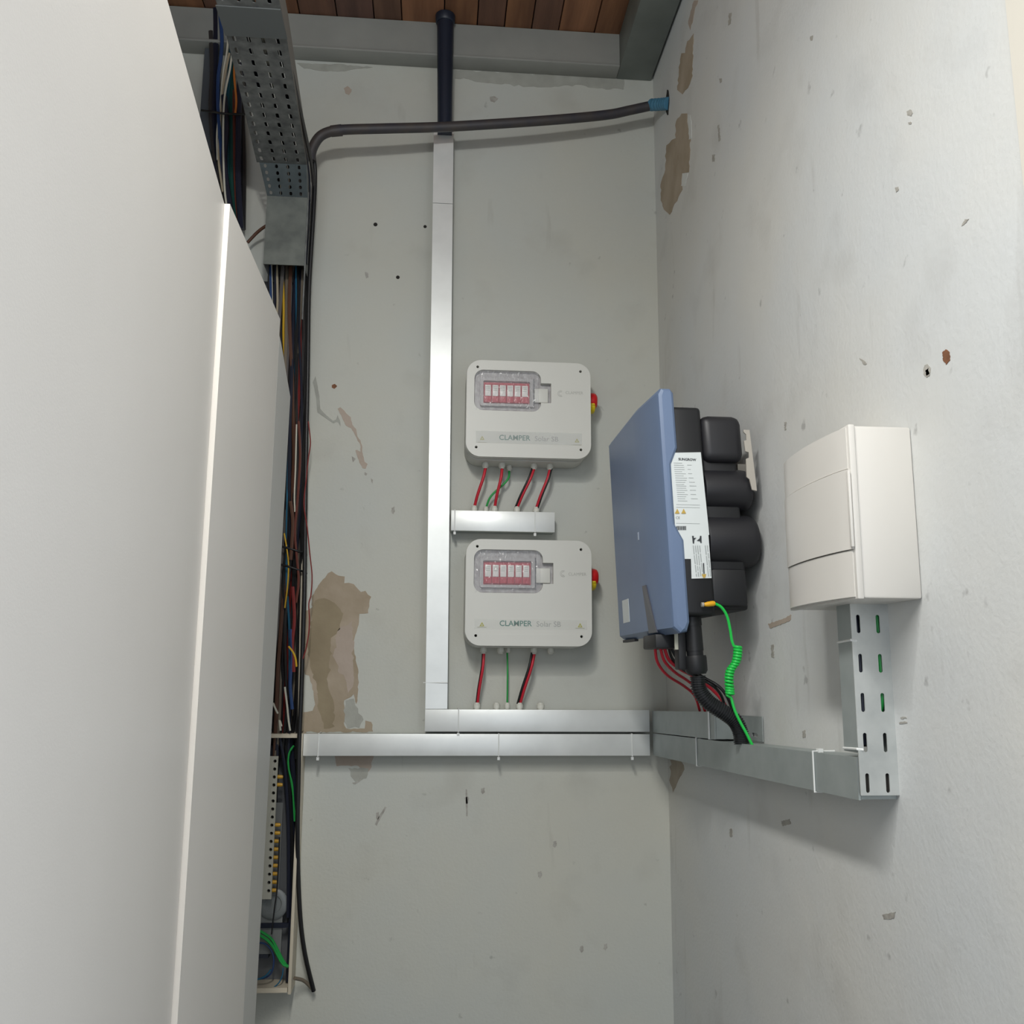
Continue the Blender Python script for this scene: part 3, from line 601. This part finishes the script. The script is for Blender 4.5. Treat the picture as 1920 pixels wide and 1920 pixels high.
for y in (946, 951, 981): a = near(1268, y); b = near(1312, y); lines.append(((a[0], -.7381, a[1]-.0003), (b[0], -.7377, a[1]+.0003)))
stuff(boxes('label_lines', lines, INKG, inv))
for px in (1269.5, 1281.5): quad([(px-4.5, 963), (px+4.5, 963), (px+.0, 954)], GOLD, 'warning_triangle')
A = near(1267, 973); text('ce_mark', 'CE', .0062, frame((A[0], -.7378, A[1]), (1, 0, 0), (0, 0, 1)), mat('ce_ink', (110, 116, 118), .5), inv, t=.0003)
bars = []
xx = 1268
while xx < 1286:
    wb_ = random.choice((.6, 1.0, 1.5)); a = near(xx, 994); b = near(xx+wb_, 986.5); bars.append(((a[0], -.7381, a[1]), (b[0], -.7377, b[1]))); xx += wb_+random.choice((.5, .9))
stuff(boxes('barcode', bars, INK, inv))
quad([(1297, 1005), (1300, 1005), (1300.5, 1009), (1305, 1008.5), (1301, 1013), (1301, 1019), (1298.5, 1019)], INK, 'warning_pictogram', .0022)
quad([(1312, 1005), (1314.5, 1005), (1315, 1018), (1312.5, 1018), (1312, 1015), (1306, 1014), (1311, 1010)], INK, 'warning_pictogram', .0022)
for k, px in enumerate((1298.5, 1302.5, 1306.5, 1310.5, 1321, 1325)):
    y = 1023
    while y < 1080:
        l2 = random.uniform(8, 22); y2 = min(1081, y+l2); s = .105
        quad([(px+s*(y-1023), y), (px+1.5+s*(y-1023), y), (px+1.5+s*(y2-1023), y2), (px+s*(y2-1023), y2)], INKG, 'instruction_line', .0022); y = y2+2.5
quad([(1317.5, 1056), (1319.5, 1056), (1320.5, 1076), (1318.5, 1076)], INK, 'arrow_line', .0022)
quad([(1315, 1077), (1323.5, 1076.5), (1322, 1082), (1319.5, 1084.5), (1317, 1082)], GOLD, 'arrow_mark', .0024)

# things below the inverter
def ip(px, py, y): return back(px, py, y)
a = ip(1219, 1188, -.62); b = ip(1262, 1217, -.62)
box('connector_block', (a.x, -.66, b.z), (b.x, -.56, 1.572), BLACKP, inv, bev=.003, label='black connector block under the cover')
a = ip(1264, 1178, -.70); b = ip(1272, 1218, -.70)
box('terminal_tag', (a.x, -.703, b.z), (b.x, -.699, 1.600), mat('tag_paper', (170, 170, 156), .6), inv)
a = ip(1268, 1216, -.69); b = ip(1284, 1256, -.69)
box('antenna_plug', (a.x, -.705, b.z), (b.x, -.675, 1.600), BLACKP, inv, bev=.003)
g0 = ip(1302, 1150, -.70)
gx = g0.x
def gz(py): return ip(1302, py, -.70).z
tilt = (ip(1307, 1270, -.70).x-ip(1300, 1150, -.70).x)
stepped('ac_coupling', (gx-.006, -.70, 1.615), (tilt+.004, 0, gz(1275)-gz(1150)), [(0, .0165), (.03, .0165), (.03, .0155), (.074, .0155), (.074, .0145), (.082, .0145), (.082, .0185), (.086, .0195), (.108, .0195), (.114, .016)], BLACKP, inv, 20, label='long black threaded coupling')
cp = [ip(1308, 1268, -.70), ip(1312, 1295, -.70), ip(1330, 1318, -.70), ip(1356, 1335, -.70), ip(1378, 1352, -.70), ip(1388, 1372, -.70), ip(1391, 1394, -.70)]
tube('corrugated_conduit', cp, .0125, BLACKM, None, sides=14, n=26, loc=cp[0], rf=lambda t, i: .0125+(.0016 if i % 4 < 2 else -.0008), smooth=None)
tag(bpy.data.objects['corrugated_conduit'], 'black corrugated conduit from the inverter down into the trunking', 'conduit')
c_ = lambda l, y: [ip(a, b, yy) for (a, b), yy in zip(l, y)]
cable('solar_cable', c_([(1228, 1214), (1233, 1242), (1251, 1266), (1282, 1286), (1302, 1304), (1312, 1332)], (-.60, -.59, -.56, -.50, -.46, -.42)), .0028, W['red'], 'outermost red cable curving left below the inverter')
cable('solar_cable', c_([(1238, 1214), (1246, 1240), (1266, 1261), (1290, 1277), (1310, 1296), (1322, 1334)], (-.61, -.60, -.57, -.53, -.49, -.45)), .0028, W['red'], 'middle red cable below the black connector block')
cable('solar_cable', c_([(1245, 1214), (1255, 1238), (1276, 1255), (1300, 1268), (1332, 1290), (1356, 1316), (1366, 1340)], (-.61, -.60, -.58, -.56, -.56, -.56, -.56)), .0032, W['red'], 'innermost red cable passing behind the black coupling')
cable('solar_cable', c_([(1254, 1214), (1260, 1234), (1276, 1252), (1300, 1266), (1334, 1284), (1352, 1304), (1362, 1336)], (-.61, -.60, -.59, -.60, -.62, -.60, -.58)), .0028, W['black'], 'lower black cable emerging right of the coupling')
cable('solar_cable', c_([(1258, 1212), (1268, 1232), (1290, 1252), (1322, 1272), (1346, 1286), (1362, 1304), (1373, 1330)], (-.60, -.60, -.60, -.61, -.62, -.62, -.60)), .0030, W['black'], 'upper black cable emerging right of the coupling')
# earth terminal and coiled green wire
et = ip(1316, 1134, -.742); e2 = ip(1339, 1131, -.742)
stepped('earth_bolt', (et.x-.002, -.746, et.z), (1, 0, 0), [(0, .0042), (.004, .0042)], ALU, inv, 10)
stepped('earth_lug', (et.x+.003, -.746, et.z), (e2.x-et.x, 0, e2.z-et.z), [(0, .003), (.006, .0045), (.016, .0048), (.019, .0035)], mat('orange_lug', (232, 172, 30), .4), inv, 12, label='orange crimp lug')
pts = c_([(1338, 1131), (1352, 1138), (1363, 1155), (1369, 1180), (1372, 1200), (1376, 1212)], (-.745,)*6)
pts = spline(pts, 6)
axis = spline(c_([(1383, 1212), (1383, 1228), (1379, 1243), (1370, 1256), (1367, 1272), (1368, 1290), (1369, 1303)], (-.745, -.745, -.742, -.738, -.735, -.732, -.73)), 30)
turns = 17; coil = []
for i_, p in enumerate(axis):
    t = i_/(len(axis)-1); ang = t*turns*2*PI+PI; r_ = .006
    coil.append(p+Vector((math.cos(ang)*r_, math.sin(ang)*r_, 0)))
tail = c_([(1371, 1308), (1377, 1330), (1387, 1352), (1399, 1374), (1408, 1392), (1412, 1400)], (-.73, -.73, -.73, -.73, -.73, -.73))
bm = bmesh.new(); bm_tube(bm, pts+coil+spline(tail, 5), .0025, 7)
o = link('earth_wire', bm_mesh(bm), W['brightgreen'], None, pts[0], smooth=50); tag(o, 'bright green coiled earth wire hanging from the inverter', 'cable')

# ------------------------------------------------------------------ black pipes at the top
zt = back(833, 248, -.025).z
vp = thing('drop_pipe', (-.006, -.03, 2.93), 'vertical black pipe from the ceiling into the trunking', 'pipe')
pa, pb = back(835, 30, -.075), back(834, 246, -.055)
stepped('pipe', (pb.x, -.052, 2.915), (pa.x-pb.x, -.025, ZC+.0-2.915), [(0, .0195), (.12, .0205), (.333, .0225)], NAVYP, vp, 20)
stepped('pipe_collar', (pa.x, -.077, ZC-.022), (0, 0, 1), [(0, .0225), (.004, .026), (.0215, .027)], NAVYP, vp, 20)
cpts = c_([(582, 300), (586, 278), (600, 256), (622, 246), (650, 243), (720, 241), (830, 238), (950, 231), (1060, 223), (1140, 215), (1180, 207), (1226, 197)], (-.13, -.135, -.14, -.145, -.145, -.14, -.125, -.12, -.11, -.10, -.10, -.105))
cd_ = thing('conduit', cpts[0], 'dusty black conduit crossing the back wall below the beam', 'conduit')
tube('conduit_run', cpts, .0125, CONDUIT, cd_, sides=14, n=8)
stepped('conduit_socket', cpts[3]+Vector((-.002, 0, -.0005)), cpts[4]-cpts[3], [(0, .014), (.028, .0145)], CONDUIT, cd_, 16)
cpl = cpts[-1]; e = side(1254, 194, XR)
bm = bmesh.new(); pp = spline([cpl-Vector((.006, 0, 0)), cpl.lerp(e, .5), Vector((XR-.001, e.y, e.z))], 12)
bm_tube(bm, pp, .0175, 16, lambda t, i: .0148+(.0012 if i % 4 < 2 else 0)); link('blue_coupling', bm_mesh(bm), BLUEC, cd_, label='ribbed blue coupling at the wall')

# ------------------------------------------------------------------ overhead perforated tray
ct = thing('cable_tray', (-.39, -.5, 2.72), 'perforated galvanised cable tray running overhead toward the viewer', 'cable tray')
xl, xr = -.445, -.345
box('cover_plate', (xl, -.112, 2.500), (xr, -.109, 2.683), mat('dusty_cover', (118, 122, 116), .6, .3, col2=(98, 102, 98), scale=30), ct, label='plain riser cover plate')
boxes('riser_side', [((xl, -.109, 2.50), (xl+.002, -.0005, 2.70)), ((xr-.002, -.109, 2.50), (xr, -.0005, 2.70)), ((xr, -.109, 2.36), (xr+.003, -.104, 2.70))], GALVD, ct)
def sheet(p0, p1, dl, dr, nrow, m, parent, nm, first=.5, x0=None, x1=None, cols=4, sl_=.019):
    """slotted sheet from p0=(y,z) to p1=(y,z); x from left edge to right edge"""
    v = Vector((0, p1[0]-p0[0], p1[1]-p0[1])); L = v.length; v.normalize()
    xa0, xa1 = x0; xb0, xb1 = x1
    hs = []
    for r in range(nrow):
        s = (r+first)/nrow; yy = s*L; l_ = xa0+(xb0-xa0)*s; r_ = xa1+(xb1-xa1)*s
        for c in range(cols):
            cx = l_+(r_-l_)*(c+.45)/(cols+.1); hs.append(slot(cx, yy, .0072, sl_))
    out = [(xa0, 0), (xa1, 0), (xb1, L), (xb0, L)]
    return plate(nm, out, hs, .0016, frame((0, p0[0], p0[1]), (1, 0, 0), v), m, parent)
z_h = 2.745
e1l, e1r = level(487, 306, z_h), level(574, 306, z_h)
y1 = (e1l.y+e1r.y)/2
elb = sheet((-.111, 2.684), (y1, z_h), 0, 0, 5, GALVT, ct, 'elbow_sheet', x0=(xl, xr), x1=(e1l.x, e1r.x), sl_=.009); elb['label'] = 'perforated elbow sheet in painted shade tone'
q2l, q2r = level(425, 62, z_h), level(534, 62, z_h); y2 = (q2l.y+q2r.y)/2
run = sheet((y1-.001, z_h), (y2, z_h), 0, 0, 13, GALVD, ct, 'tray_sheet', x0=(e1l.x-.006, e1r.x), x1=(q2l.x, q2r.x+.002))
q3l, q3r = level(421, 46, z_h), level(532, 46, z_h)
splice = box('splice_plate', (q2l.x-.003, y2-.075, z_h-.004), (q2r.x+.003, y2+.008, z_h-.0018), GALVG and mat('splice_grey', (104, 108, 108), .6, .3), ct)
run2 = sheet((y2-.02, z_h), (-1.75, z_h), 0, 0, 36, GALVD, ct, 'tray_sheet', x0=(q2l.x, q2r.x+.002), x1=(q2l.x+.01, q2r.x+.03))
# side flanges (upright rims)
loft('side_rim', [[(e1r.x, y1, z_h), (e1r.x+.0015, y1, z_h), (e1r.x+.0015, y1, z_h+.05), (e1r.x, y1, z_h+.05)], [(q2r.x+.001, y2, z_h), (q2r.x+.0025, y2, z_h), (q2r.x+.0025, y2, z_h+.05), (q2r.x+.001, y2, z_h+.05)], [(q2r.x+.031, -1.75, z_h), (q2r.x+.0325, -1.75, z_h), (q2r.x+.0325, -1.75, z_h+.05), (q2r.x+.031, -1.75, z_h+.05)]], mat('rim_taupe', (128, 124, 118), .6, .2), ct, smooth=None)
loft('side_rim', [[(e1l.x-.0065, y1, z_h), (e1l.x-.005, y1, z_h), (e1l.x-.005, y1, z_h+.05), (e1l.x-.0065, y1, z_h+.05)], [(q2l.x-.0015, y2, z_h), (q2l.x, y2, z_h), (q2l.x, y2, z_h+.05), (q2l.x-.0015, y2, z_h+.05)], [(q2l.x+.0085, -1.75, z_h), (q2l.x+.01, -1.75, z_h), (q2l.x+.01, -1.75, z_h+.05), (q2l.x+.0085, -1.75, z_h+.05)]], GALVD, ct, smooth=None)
loft('elbow_rim', [[(xr, -.111, 2.684), (xr+.0015, -.111, 2.684), (xr+.0015, -.06, 2.70), (xr, -.06, 2.70)], [(e1r.x, y1, z_h), (e1r.x+.0015, y1, z_h), (e1r.x+.0015, y1, z_h+.05), (e1r.x, y1, z_h+.05)]], GALVD, ct, smooth=None)
for yy in (-1.25, -1.65): tube('hanger_rod', [(-.309, yy, z_h+.03), (-.309, yy, ZC+.001)], .004, GALV, ct)
# cables lying in the tray, dark when seen through the slots
for k in range(9):
    xx = -.425+k*.011
    cable('tray_cable', [(xx, -.075, 2.52), (xx, -.07, 2.66), (xx+.004, -.12, 2.74), (xx+.006, -.3, z_h+.012), (xx+.012, -.9, z_h+.010), (xx+.02, -1.74, z_h+.011)], .005, W[('black', 'navy', 'darkgrey', 'black', 'white', 'grey', 'black', 'navy', 'darkgrey')[k]], 'cable lying inside the overhead perforated tray', 'cables in the overhead tray', sides=6, n=4)

# ------------------------------------------------------------------ riser duct with the cable bundle
du = thing('cable_duct', (-.39, -.03, 1.36), 'open vertical duct full of cables beside the cabinet', 'duct')
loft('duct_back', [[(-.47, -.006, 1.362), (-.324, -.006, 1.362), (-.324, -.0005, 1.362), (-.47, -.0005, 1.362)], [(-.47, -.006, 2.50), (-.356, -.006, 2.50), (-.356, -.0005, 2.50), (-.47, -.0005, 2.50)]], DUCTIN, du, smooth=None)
loft('duct_side', [[(-.3135, -.0005, 1.362), (-.3105, -.0005, 1.362), (-.3105, -.075, 1.362), (-.3135, -.075, 1.362)], [(-.322, -.0005, 1.60), (-.319, -.0005, 1.60), (-.319, -.062, 1.60), (-.322, -.062, 1.60)], [(-.336, -.0005, 2.10), (-.333, -.0005, 2.10), (-.333, -.03, 2.10), (-.336, -.03, 2.10)]], mat('cream_edge', (178, 170, 152), .5), du, smooth=None, label='cream side edge of the duct')
def edge_x(z):
    P = [(1.0, -.318), (1.365, -.322), (1.6, -.327), (1.83, -.330), (2.24, -.341), (2.53, -.350)]
    for (a, xa_), (b, xb_) in zip(P, P[1:]):
        if z <= b: return xa_+(xb_-xa_)*(z-a)/(b-a)
    return P[-1][1]
random.seed(11)
cols = ['navy', 'darkgrey', 'blue', 'black', 'white', 'navy', 'darkgrey', 'black', 'beige', 'taupe', 'darkgrey', 'grey', 'black', 'yellow', 'darkgrey', 'taupe', 'black', 'grey', 'darkgrey', 'black', 'brown', 'navy', 'cyan', 'black', 'darkred', 'darkgrey', 'taupe', 'navy', 'grey', 'black', 'darkgrey', 'black']
words = dict(navy='navy blue', white='white', darkgrey='dark grey', black='black', beige='beige', grey='grey', yellow='yellow', cyan='light blue', brown='brown', blue='blue', rust='rust red', taupe='taupe', teal='teal', orange='orange', darkred='dark red', green='green')
cnt = {}
n = len(cols)
for k, c in enumerate(cols):
    layer = 1 if c in ('white', 'yellow', 'cyan', 'beige', 'blue', 'brown') else k % 2; f0 = (k+.5)/n; ph = random.uniform(0, 6); pts = []
    for j in range(13):
        z = 2.535-j*(2.535-1.30)/12; ex = edge_x(z)-.005; wd_ = .094 if z > 2.0 else .094+.02*(2.0-z)
        f = 1-f0+.05*math.sin(j*.75+ph)+random.uniform(-.02, .02)*(j > 0); f = min(1, max(0, f))
        # drift: colours cross over toward the bottom
        f = f+(.10*math.sin(j*.42+k*1.7))*(j/12); f = min(1, max(0, f))
        pts.append((ex+.008-(wd_+.008)*f, -.016-.014*layer-.018*abs(math.sin(k*2.1+j*.35)), z))
    cable('duct_cable', pts, random.choice((.0032, .0038, .0044, .005)) if c not in ('white', 'yellow', 'cyan', 'orange') else .003, W[c], 'thin '+words[c]+' cable in the open vertical duct', words[c]+' cables in the vertical duct', sides=7, n=4)
# a fatter dark lead and the ties round the bundle
for py0, py1 in ((1024, 1036), (1058, 1071)):
    a = back(524, py0, -.066); b = back(566, py1, -.066)
    o = tube('bundle_tie', [a-Vector((.05, -.03, .0)), a, b, b+Vector((.004, .05, 0))], .0028, W['black'], None, n=3, loc=a)
    tag(o, ('upper' if py0 < 1040 else 'lower')+' black tie around the cables in the duct', 'cable tie')
lead = c_([(588, 290), (591, 330), (588, 400), (583, 480), (579, 560), (577, 700), (574, 850), (572, 1000), (571, 1100), (568, 1200), (565, 1300), (561, 1390), (559.5, 1470), (558, 1540), (558.5, 1620), (563, 1720), (572, 1790), (588, 1858)],
         (-.12, -.10, -.09, -.08, -.075, -.07, -.07, -.07, -.075, -.075, -.076, -.076, -.076, -.074, -.06, -.05, -.04, -.02))
cable('power_lead', lead, .0052, W['black'], 'long black lead running down right of the cable bundle', sides=8, n=5)
cable('power_lead', c_([(588, 1858), (580, 1848), (568, 1838), (552, 1834)], (-.018, -.02, -.03, -.05)), .004, W['taupe'], 'short taupe lead end beside the open board')
cable('thin_wire', c_([(578, 790), (582, 830), (578, 860), (574, 900), (570, 945), (576, 990), (581, 1040), (585, 1080), (583, 1115), (579, 1132), (580, 1160), (579, 1185), (574, 1215), (568, 1235)], (-.08,)*14), .0016, W['darkred'], 'thin dark red wire looping out of the duct', sides=5, n=5)
cable('thin_wire', c_([(505, 420), (492, 428), (480, 438), (464, 455)], (-.08, -.07, -.06, -.05)), .004, W['brown'], 'short brown cable crossing left of the riser cover')

# ------------------------------------------------------------------ cables left of the overhead tray
pst = thing('cable_post', (-.63, -.02, 2.0), 'grey flat metal upright behind the upper left cables', 'post')
box('upright', (-.648, -.03, 1.2), (-.612, -.0005, 3.146), mat('post_grey', (88, 94, 100), .6, .2), pst, bev=.002)
LW = [('navy', .008, [(404, 0), (405, 60), (404, 150), (402, 260), (412, 380), (424, 440)]), ('darkgrey', .008, [(396, 60), (399, 130), (396, 210), (404, 300), (420, 400), (432, 440)]),
      ('blue', .005, [(412, 20), (416, 70), (414, 110), (409, 150), (410, 220), (420, 330), (440, 430)]), ('white', .0026, [(428, 70), (425, 100), (418, 140), (413, 200), (407, 250), (408, 300)]),
      ('white', .0026, [(436, 90), (431, 130), (422, 175), (419, 220), (419, 300), (424, 380), (440, 440)]), ('beige', .003, [(430, 100), (420, 150), (415, 190), (412, 250), (410, 300), (418, 360)]),
      ('teal', .007, [(436, 70), (431, 140), (427, 200), (426, 270), (428, 350), (440, 430)]), ('darkgreen', .007, [(440, 120), (434, 190), (434, 270), (434, 350), (445, 440)]),
      ('orange', .003, [(440, 110), (439, 140), (441, 165), (443, 190), (441, 215)]), ('rust', .0055, [(443, 100), (438, 150), (437, 185), (438, 215), (440, 300), (446, 420)]),
      ('navy', .008, [(452, 120), (448, 190), (447, 260), (447, 340), (452, 430)]), ('black', .008, [(458, 140), (454, 210), (456, 280), (456, 350), (455, 430)]), ('brown', .006, [(446, 200), (445, 270), (444, 330), (449, 430)]),
      ('navy', .008, [(420, 180), (424, 240), (420, 300), (428, 370), (440, 440)])]
seenw = {}
for c, r, pl in LW:
    k = seenw.get(c, 0); seenw[c] = k+1
    dep = [-.045-.02*(c in ('white', 'beige', 'orange', 'blue'))-.012*k for _ in pl]
    pos = {('navy', 0): 'leftmost ', ('navy', 1): 'rightmost ', ('navy', 2): 'middle ', ('white', 0): 'left ', ('white', 1): 'right '}.get((c, k), '')
    cable('wall_cable', c_(pl, dep), r, W[c], pos+words.get(c, 'dark green')+' cable hanging on the wall left of the overhead tray', words.get(c, 'dark green')+' cables left of the overhead tray', sides=7, n=5)
tag(tube('cable_strap', c_([(378, 207), (400, 210), (420, 213), (440, 214), (461, 214)], (-.06, -.075, -.10, -.085, -.06)), .003, W['black'], None, loc=back(378, 207, -.06)), 'black strap across the cables at the upper left', 'strap')

# ------------------------------------------------------------------ open distribution board low at the left
bd = thing('distribution_board', (-.5, 0, .79), 'open wall board with terminals and wires behind the cabinet', 'electrical board')
CR = mat('cream_rim', (206, 196, 176), .45)
DB = -.066                                           # front plane of the shallow board
zt1, zt0 = back(530, 1376, DB).z, back(530, 1383.5, DB).z
zb1, zb0 = back(500, 1853, DB).z, back(500, 1862, DB).z
wx1, wx0 = back(566, 1400, DB).x, back(561, 1400, DB).x-.001
box('back_plate', (-.80, -.006, zb0), (wx0, -.0005, zt1), mat('board_grey', (104, 106, 108), .6), bd)
box('right_wall', (wx0, DB, zb0-.004), (wx1, -.0005, zt1), CR, bd, bev=.0008, label='cream right side wall')
box('left_wall', (-.809, DB, zb0), (-.80, -.0005, zt1), CR, bd)
box('bottom_rail', (-.80, DB, zb0), (wx0-.001, -.006, zb1), CR, bd, label='cream bottom rail')
box('top_rail', (-.80, DB, zt0), (back(557, 1380, DB).x, -.006, zt1), CR, bd, label='cream top rail')
box('gear_tray', (-.80, -.034, .86), (-.362, -.010, 1.33), mat('gear_dark', (46, 50, 60), .6), bd)
box('lower_plate', (-.60, -.036, .87), (-.334, -.034, 1.0), mat('lower_plate_grey', (122, 124, 122), .5), bd)
box('mid_plate', (-.60, -.036, 1.01), (-.345, -.034, 1.20), mat('mid_plate_grey', (112, 114, 112), .55), bd)
a = back(522, 1418, -.060); e = back(508, 1686, -.060)
tx1 = (a.x+e.x)/2; tx0 = tx1-.0225; tz1, tz0 = a.z, e.z
hs = [slot((tx0+tx1)/2+.0045, tz1-.011-k*(tz1-tz0-.02)/16.5, .0075, .0075, 4) for k in range(17)]
plate('terminal_strip', [(tx0-.012, tz0), (tx1, tz0), (tx1, tz1), (tx0-.012, tz1)], hs, .008, frame((0, -.052, 0), (1, 0, 0), (0, 0, 1)), mat('terminal_cream', (186, 184, 170), .5), bd, label='pale terminal strip with a row of screw holes')
box('terminal_core', (tx0-.010, -.0515, tz0+.002), (tx1-.002, -.042, tz1-.002), HOLE, bd)
YF = mat('yellow_ferrule', (214, 164, 48), .45)
for k in (2, 3)+tuple(range(8, 17)):
    z = tz1-.011-k*(tz1-tz0-.02)/16.5
    stepped('yellow_ferrule', (tx1+.0005, -.054, z), (1, -.05, -.02), [(0, .0042), (.008, .0042), (.012, .003)], YF, bd, 8)
stepped('round_cap', (back(512, 1695, -.04).x, -.036, back(520, 1695, -.04).z), (0, -1, 0), [(0, .034), (.004, .034), (.008, .029), (.008, .020), (.005, .018)], mat('cap_grey', (126, 130, 130), .35), bd, 24)
box('dark_rail', (-.60, -.041, back(500, 1740, -.04).z), (back(541, 1735, -.04).x, -.036, back(500, 1731, -.04).z), W['navy'], bd)
def bc(name, col, pl, dep, r, lab): return cable(name, c_(pl, [dep]*len(pl) if not isinstance(dep, (list, tuple)) else dep), r, W[col], lab, sides=7, n=5)
bc('board_wire', 'green', [(551, 1398), (544, 1408), (540, 1430), (545, 1460), (549, 1485), (552, 1520), (556, 1545)], -.050, .0022, 'green wire curving beside the yellow ferrules, outer one')
bc('board_wire', 'green', [(548, 1402), (541, 1416), (542, 1445), (548, 1470), (550, 1500), (552, 1540)], -.054, .0018, 'green wire curving beside the yellow ferrules, inner one')
bc('board_wire', 'green', [(484, 1744), (498, 1752), (510, 1762), (520, 1780), (530, 1800), (540, 1814)], -.052, .0032, 'upper thick green wire low in the open board')
bc('board_wire', 'green', [(484, 1752), (500, 1762), (512, 1775), (521, 1792), (531, 1808), (541, 1812)], -.057, .0032, 'lower thick green wire low in the open board')
bc('board_wire', 'blue', [(470, 1772), (492, 1768), (506, 1778), (513, 1795), (511, 1818), (500, 1832), (470, 1838)], -.050, .002, 'blue wire loop low in the open board')
bc('board_wire', 'cyan', [(508, 1818), (498, 1830), (484, 1836), (470, 1838)], -.056, .002, 'short light blue wire end above the bottom rail')
bc('board_wire', 'cyan', [(470, 1860), (500, 1857), (520, 1846), (529, 1830), (531, 1815)], -.056, .0014, 'thin light blue wire arcing by the bottom rail')
bc('board_wire', 'black', [(524, 1570), (522, 1620), (519, 1670), (515, 1700), (512, 1725), (509, 1752)], -.066, .0016, 'thin black wire hanging in front of the terminal strip')
for k, (pl, r) in enumerate((([(556, 1390), (548, 1480), (550, 1600), (547, 1750), (543, 1830)], .006), ([(545, 1385), (552, 1500), (543, 1620), (545, 1740), (540, 1840)], .006), ([(536, 1385), (541, 1450), (546, 1560), (550, 1680), (546, 1800)], .005), ([(525, 1382), (534, 1440), (540, 1530), (541, 1640), (540, 1720)], .004))):
    cable('board_cable', c_(pl, [-.030-.005*k]*5), r, W[('black', 'navy', 'black', 'navy')[k]], ('outermost dark cable down the right of the open board', 'second dark cable from the right wall of the open board', 'third dark cable from the right wall of the open board', 'innermost dark cable beside the yellow ferrules')[k], sides=7, n=5)
for k, (pl, col) in enumerate((([(512, 1318), (517, 1330), (521, 1338)], 'white'), ([(528, 1362), (524, 1350), (526, 1370)], 'white'), ([(534, 1288), (538, 1320), (541, 1350), (544, 1370)], 'white'), ([(541, 1212), (549, 1222), (554, 1234), (556, 1250)], 'yellow'))):
    cable('loose_end', c_(pl, [-.078]*len(pl)), .0024, W[col], ('loose white wire end at far left above the open board', 'loose white wire end just above the board rail', 'long loose white wire end above the board rail', 'loose yellow wire end at the foot of the duct')[k], sides=6, n=4)
for k, (pl, col, lab) in enumerate((([(549, 1100), (552, 1160), (548, 1210), (551, 1260)], 'darkred', 'dark red cable'), ([(545, 1180), (548, 1230), (544, 1280), (548, 1330)], 'blue', 'blue cable'))):
    cable('front_cable', c_(pl, [-.075]*4), .0042, W[col], lab+' at the front of the duct foot', sides=7, n=4)
for pl, col, r, lab in (([(560, 790), (563, 850), (560, 910), (556, 960), (553, 1000), (557, 1050), (560, 1090), (555, 1130)], 'rust', .0032, 'rust red cable at the front of the duct, right of centre'),
                        ([(556, 796), (555, 840), (554, 880), (552, 930), (553, 960)], 'white', .002, 'thin white cable at the front of the duct above the black ties'),
                        ([(545, 940), (549, 975), (548, 1010), (545, 1050)], 'brown', .0045, 'brown cable at the front of the duct beside the black ties'),
                        ([(533, 1000), (538, 1030), (541, 1060), (539, 1100), (534, 1140)], 'yellow', .0018, 'thin yellow cable at the front of the duct passing the black ties')):
    cable('front_cable', c_(pl, [-.068]*len(pl)), r, W[col], lab, sides=7, n=4)
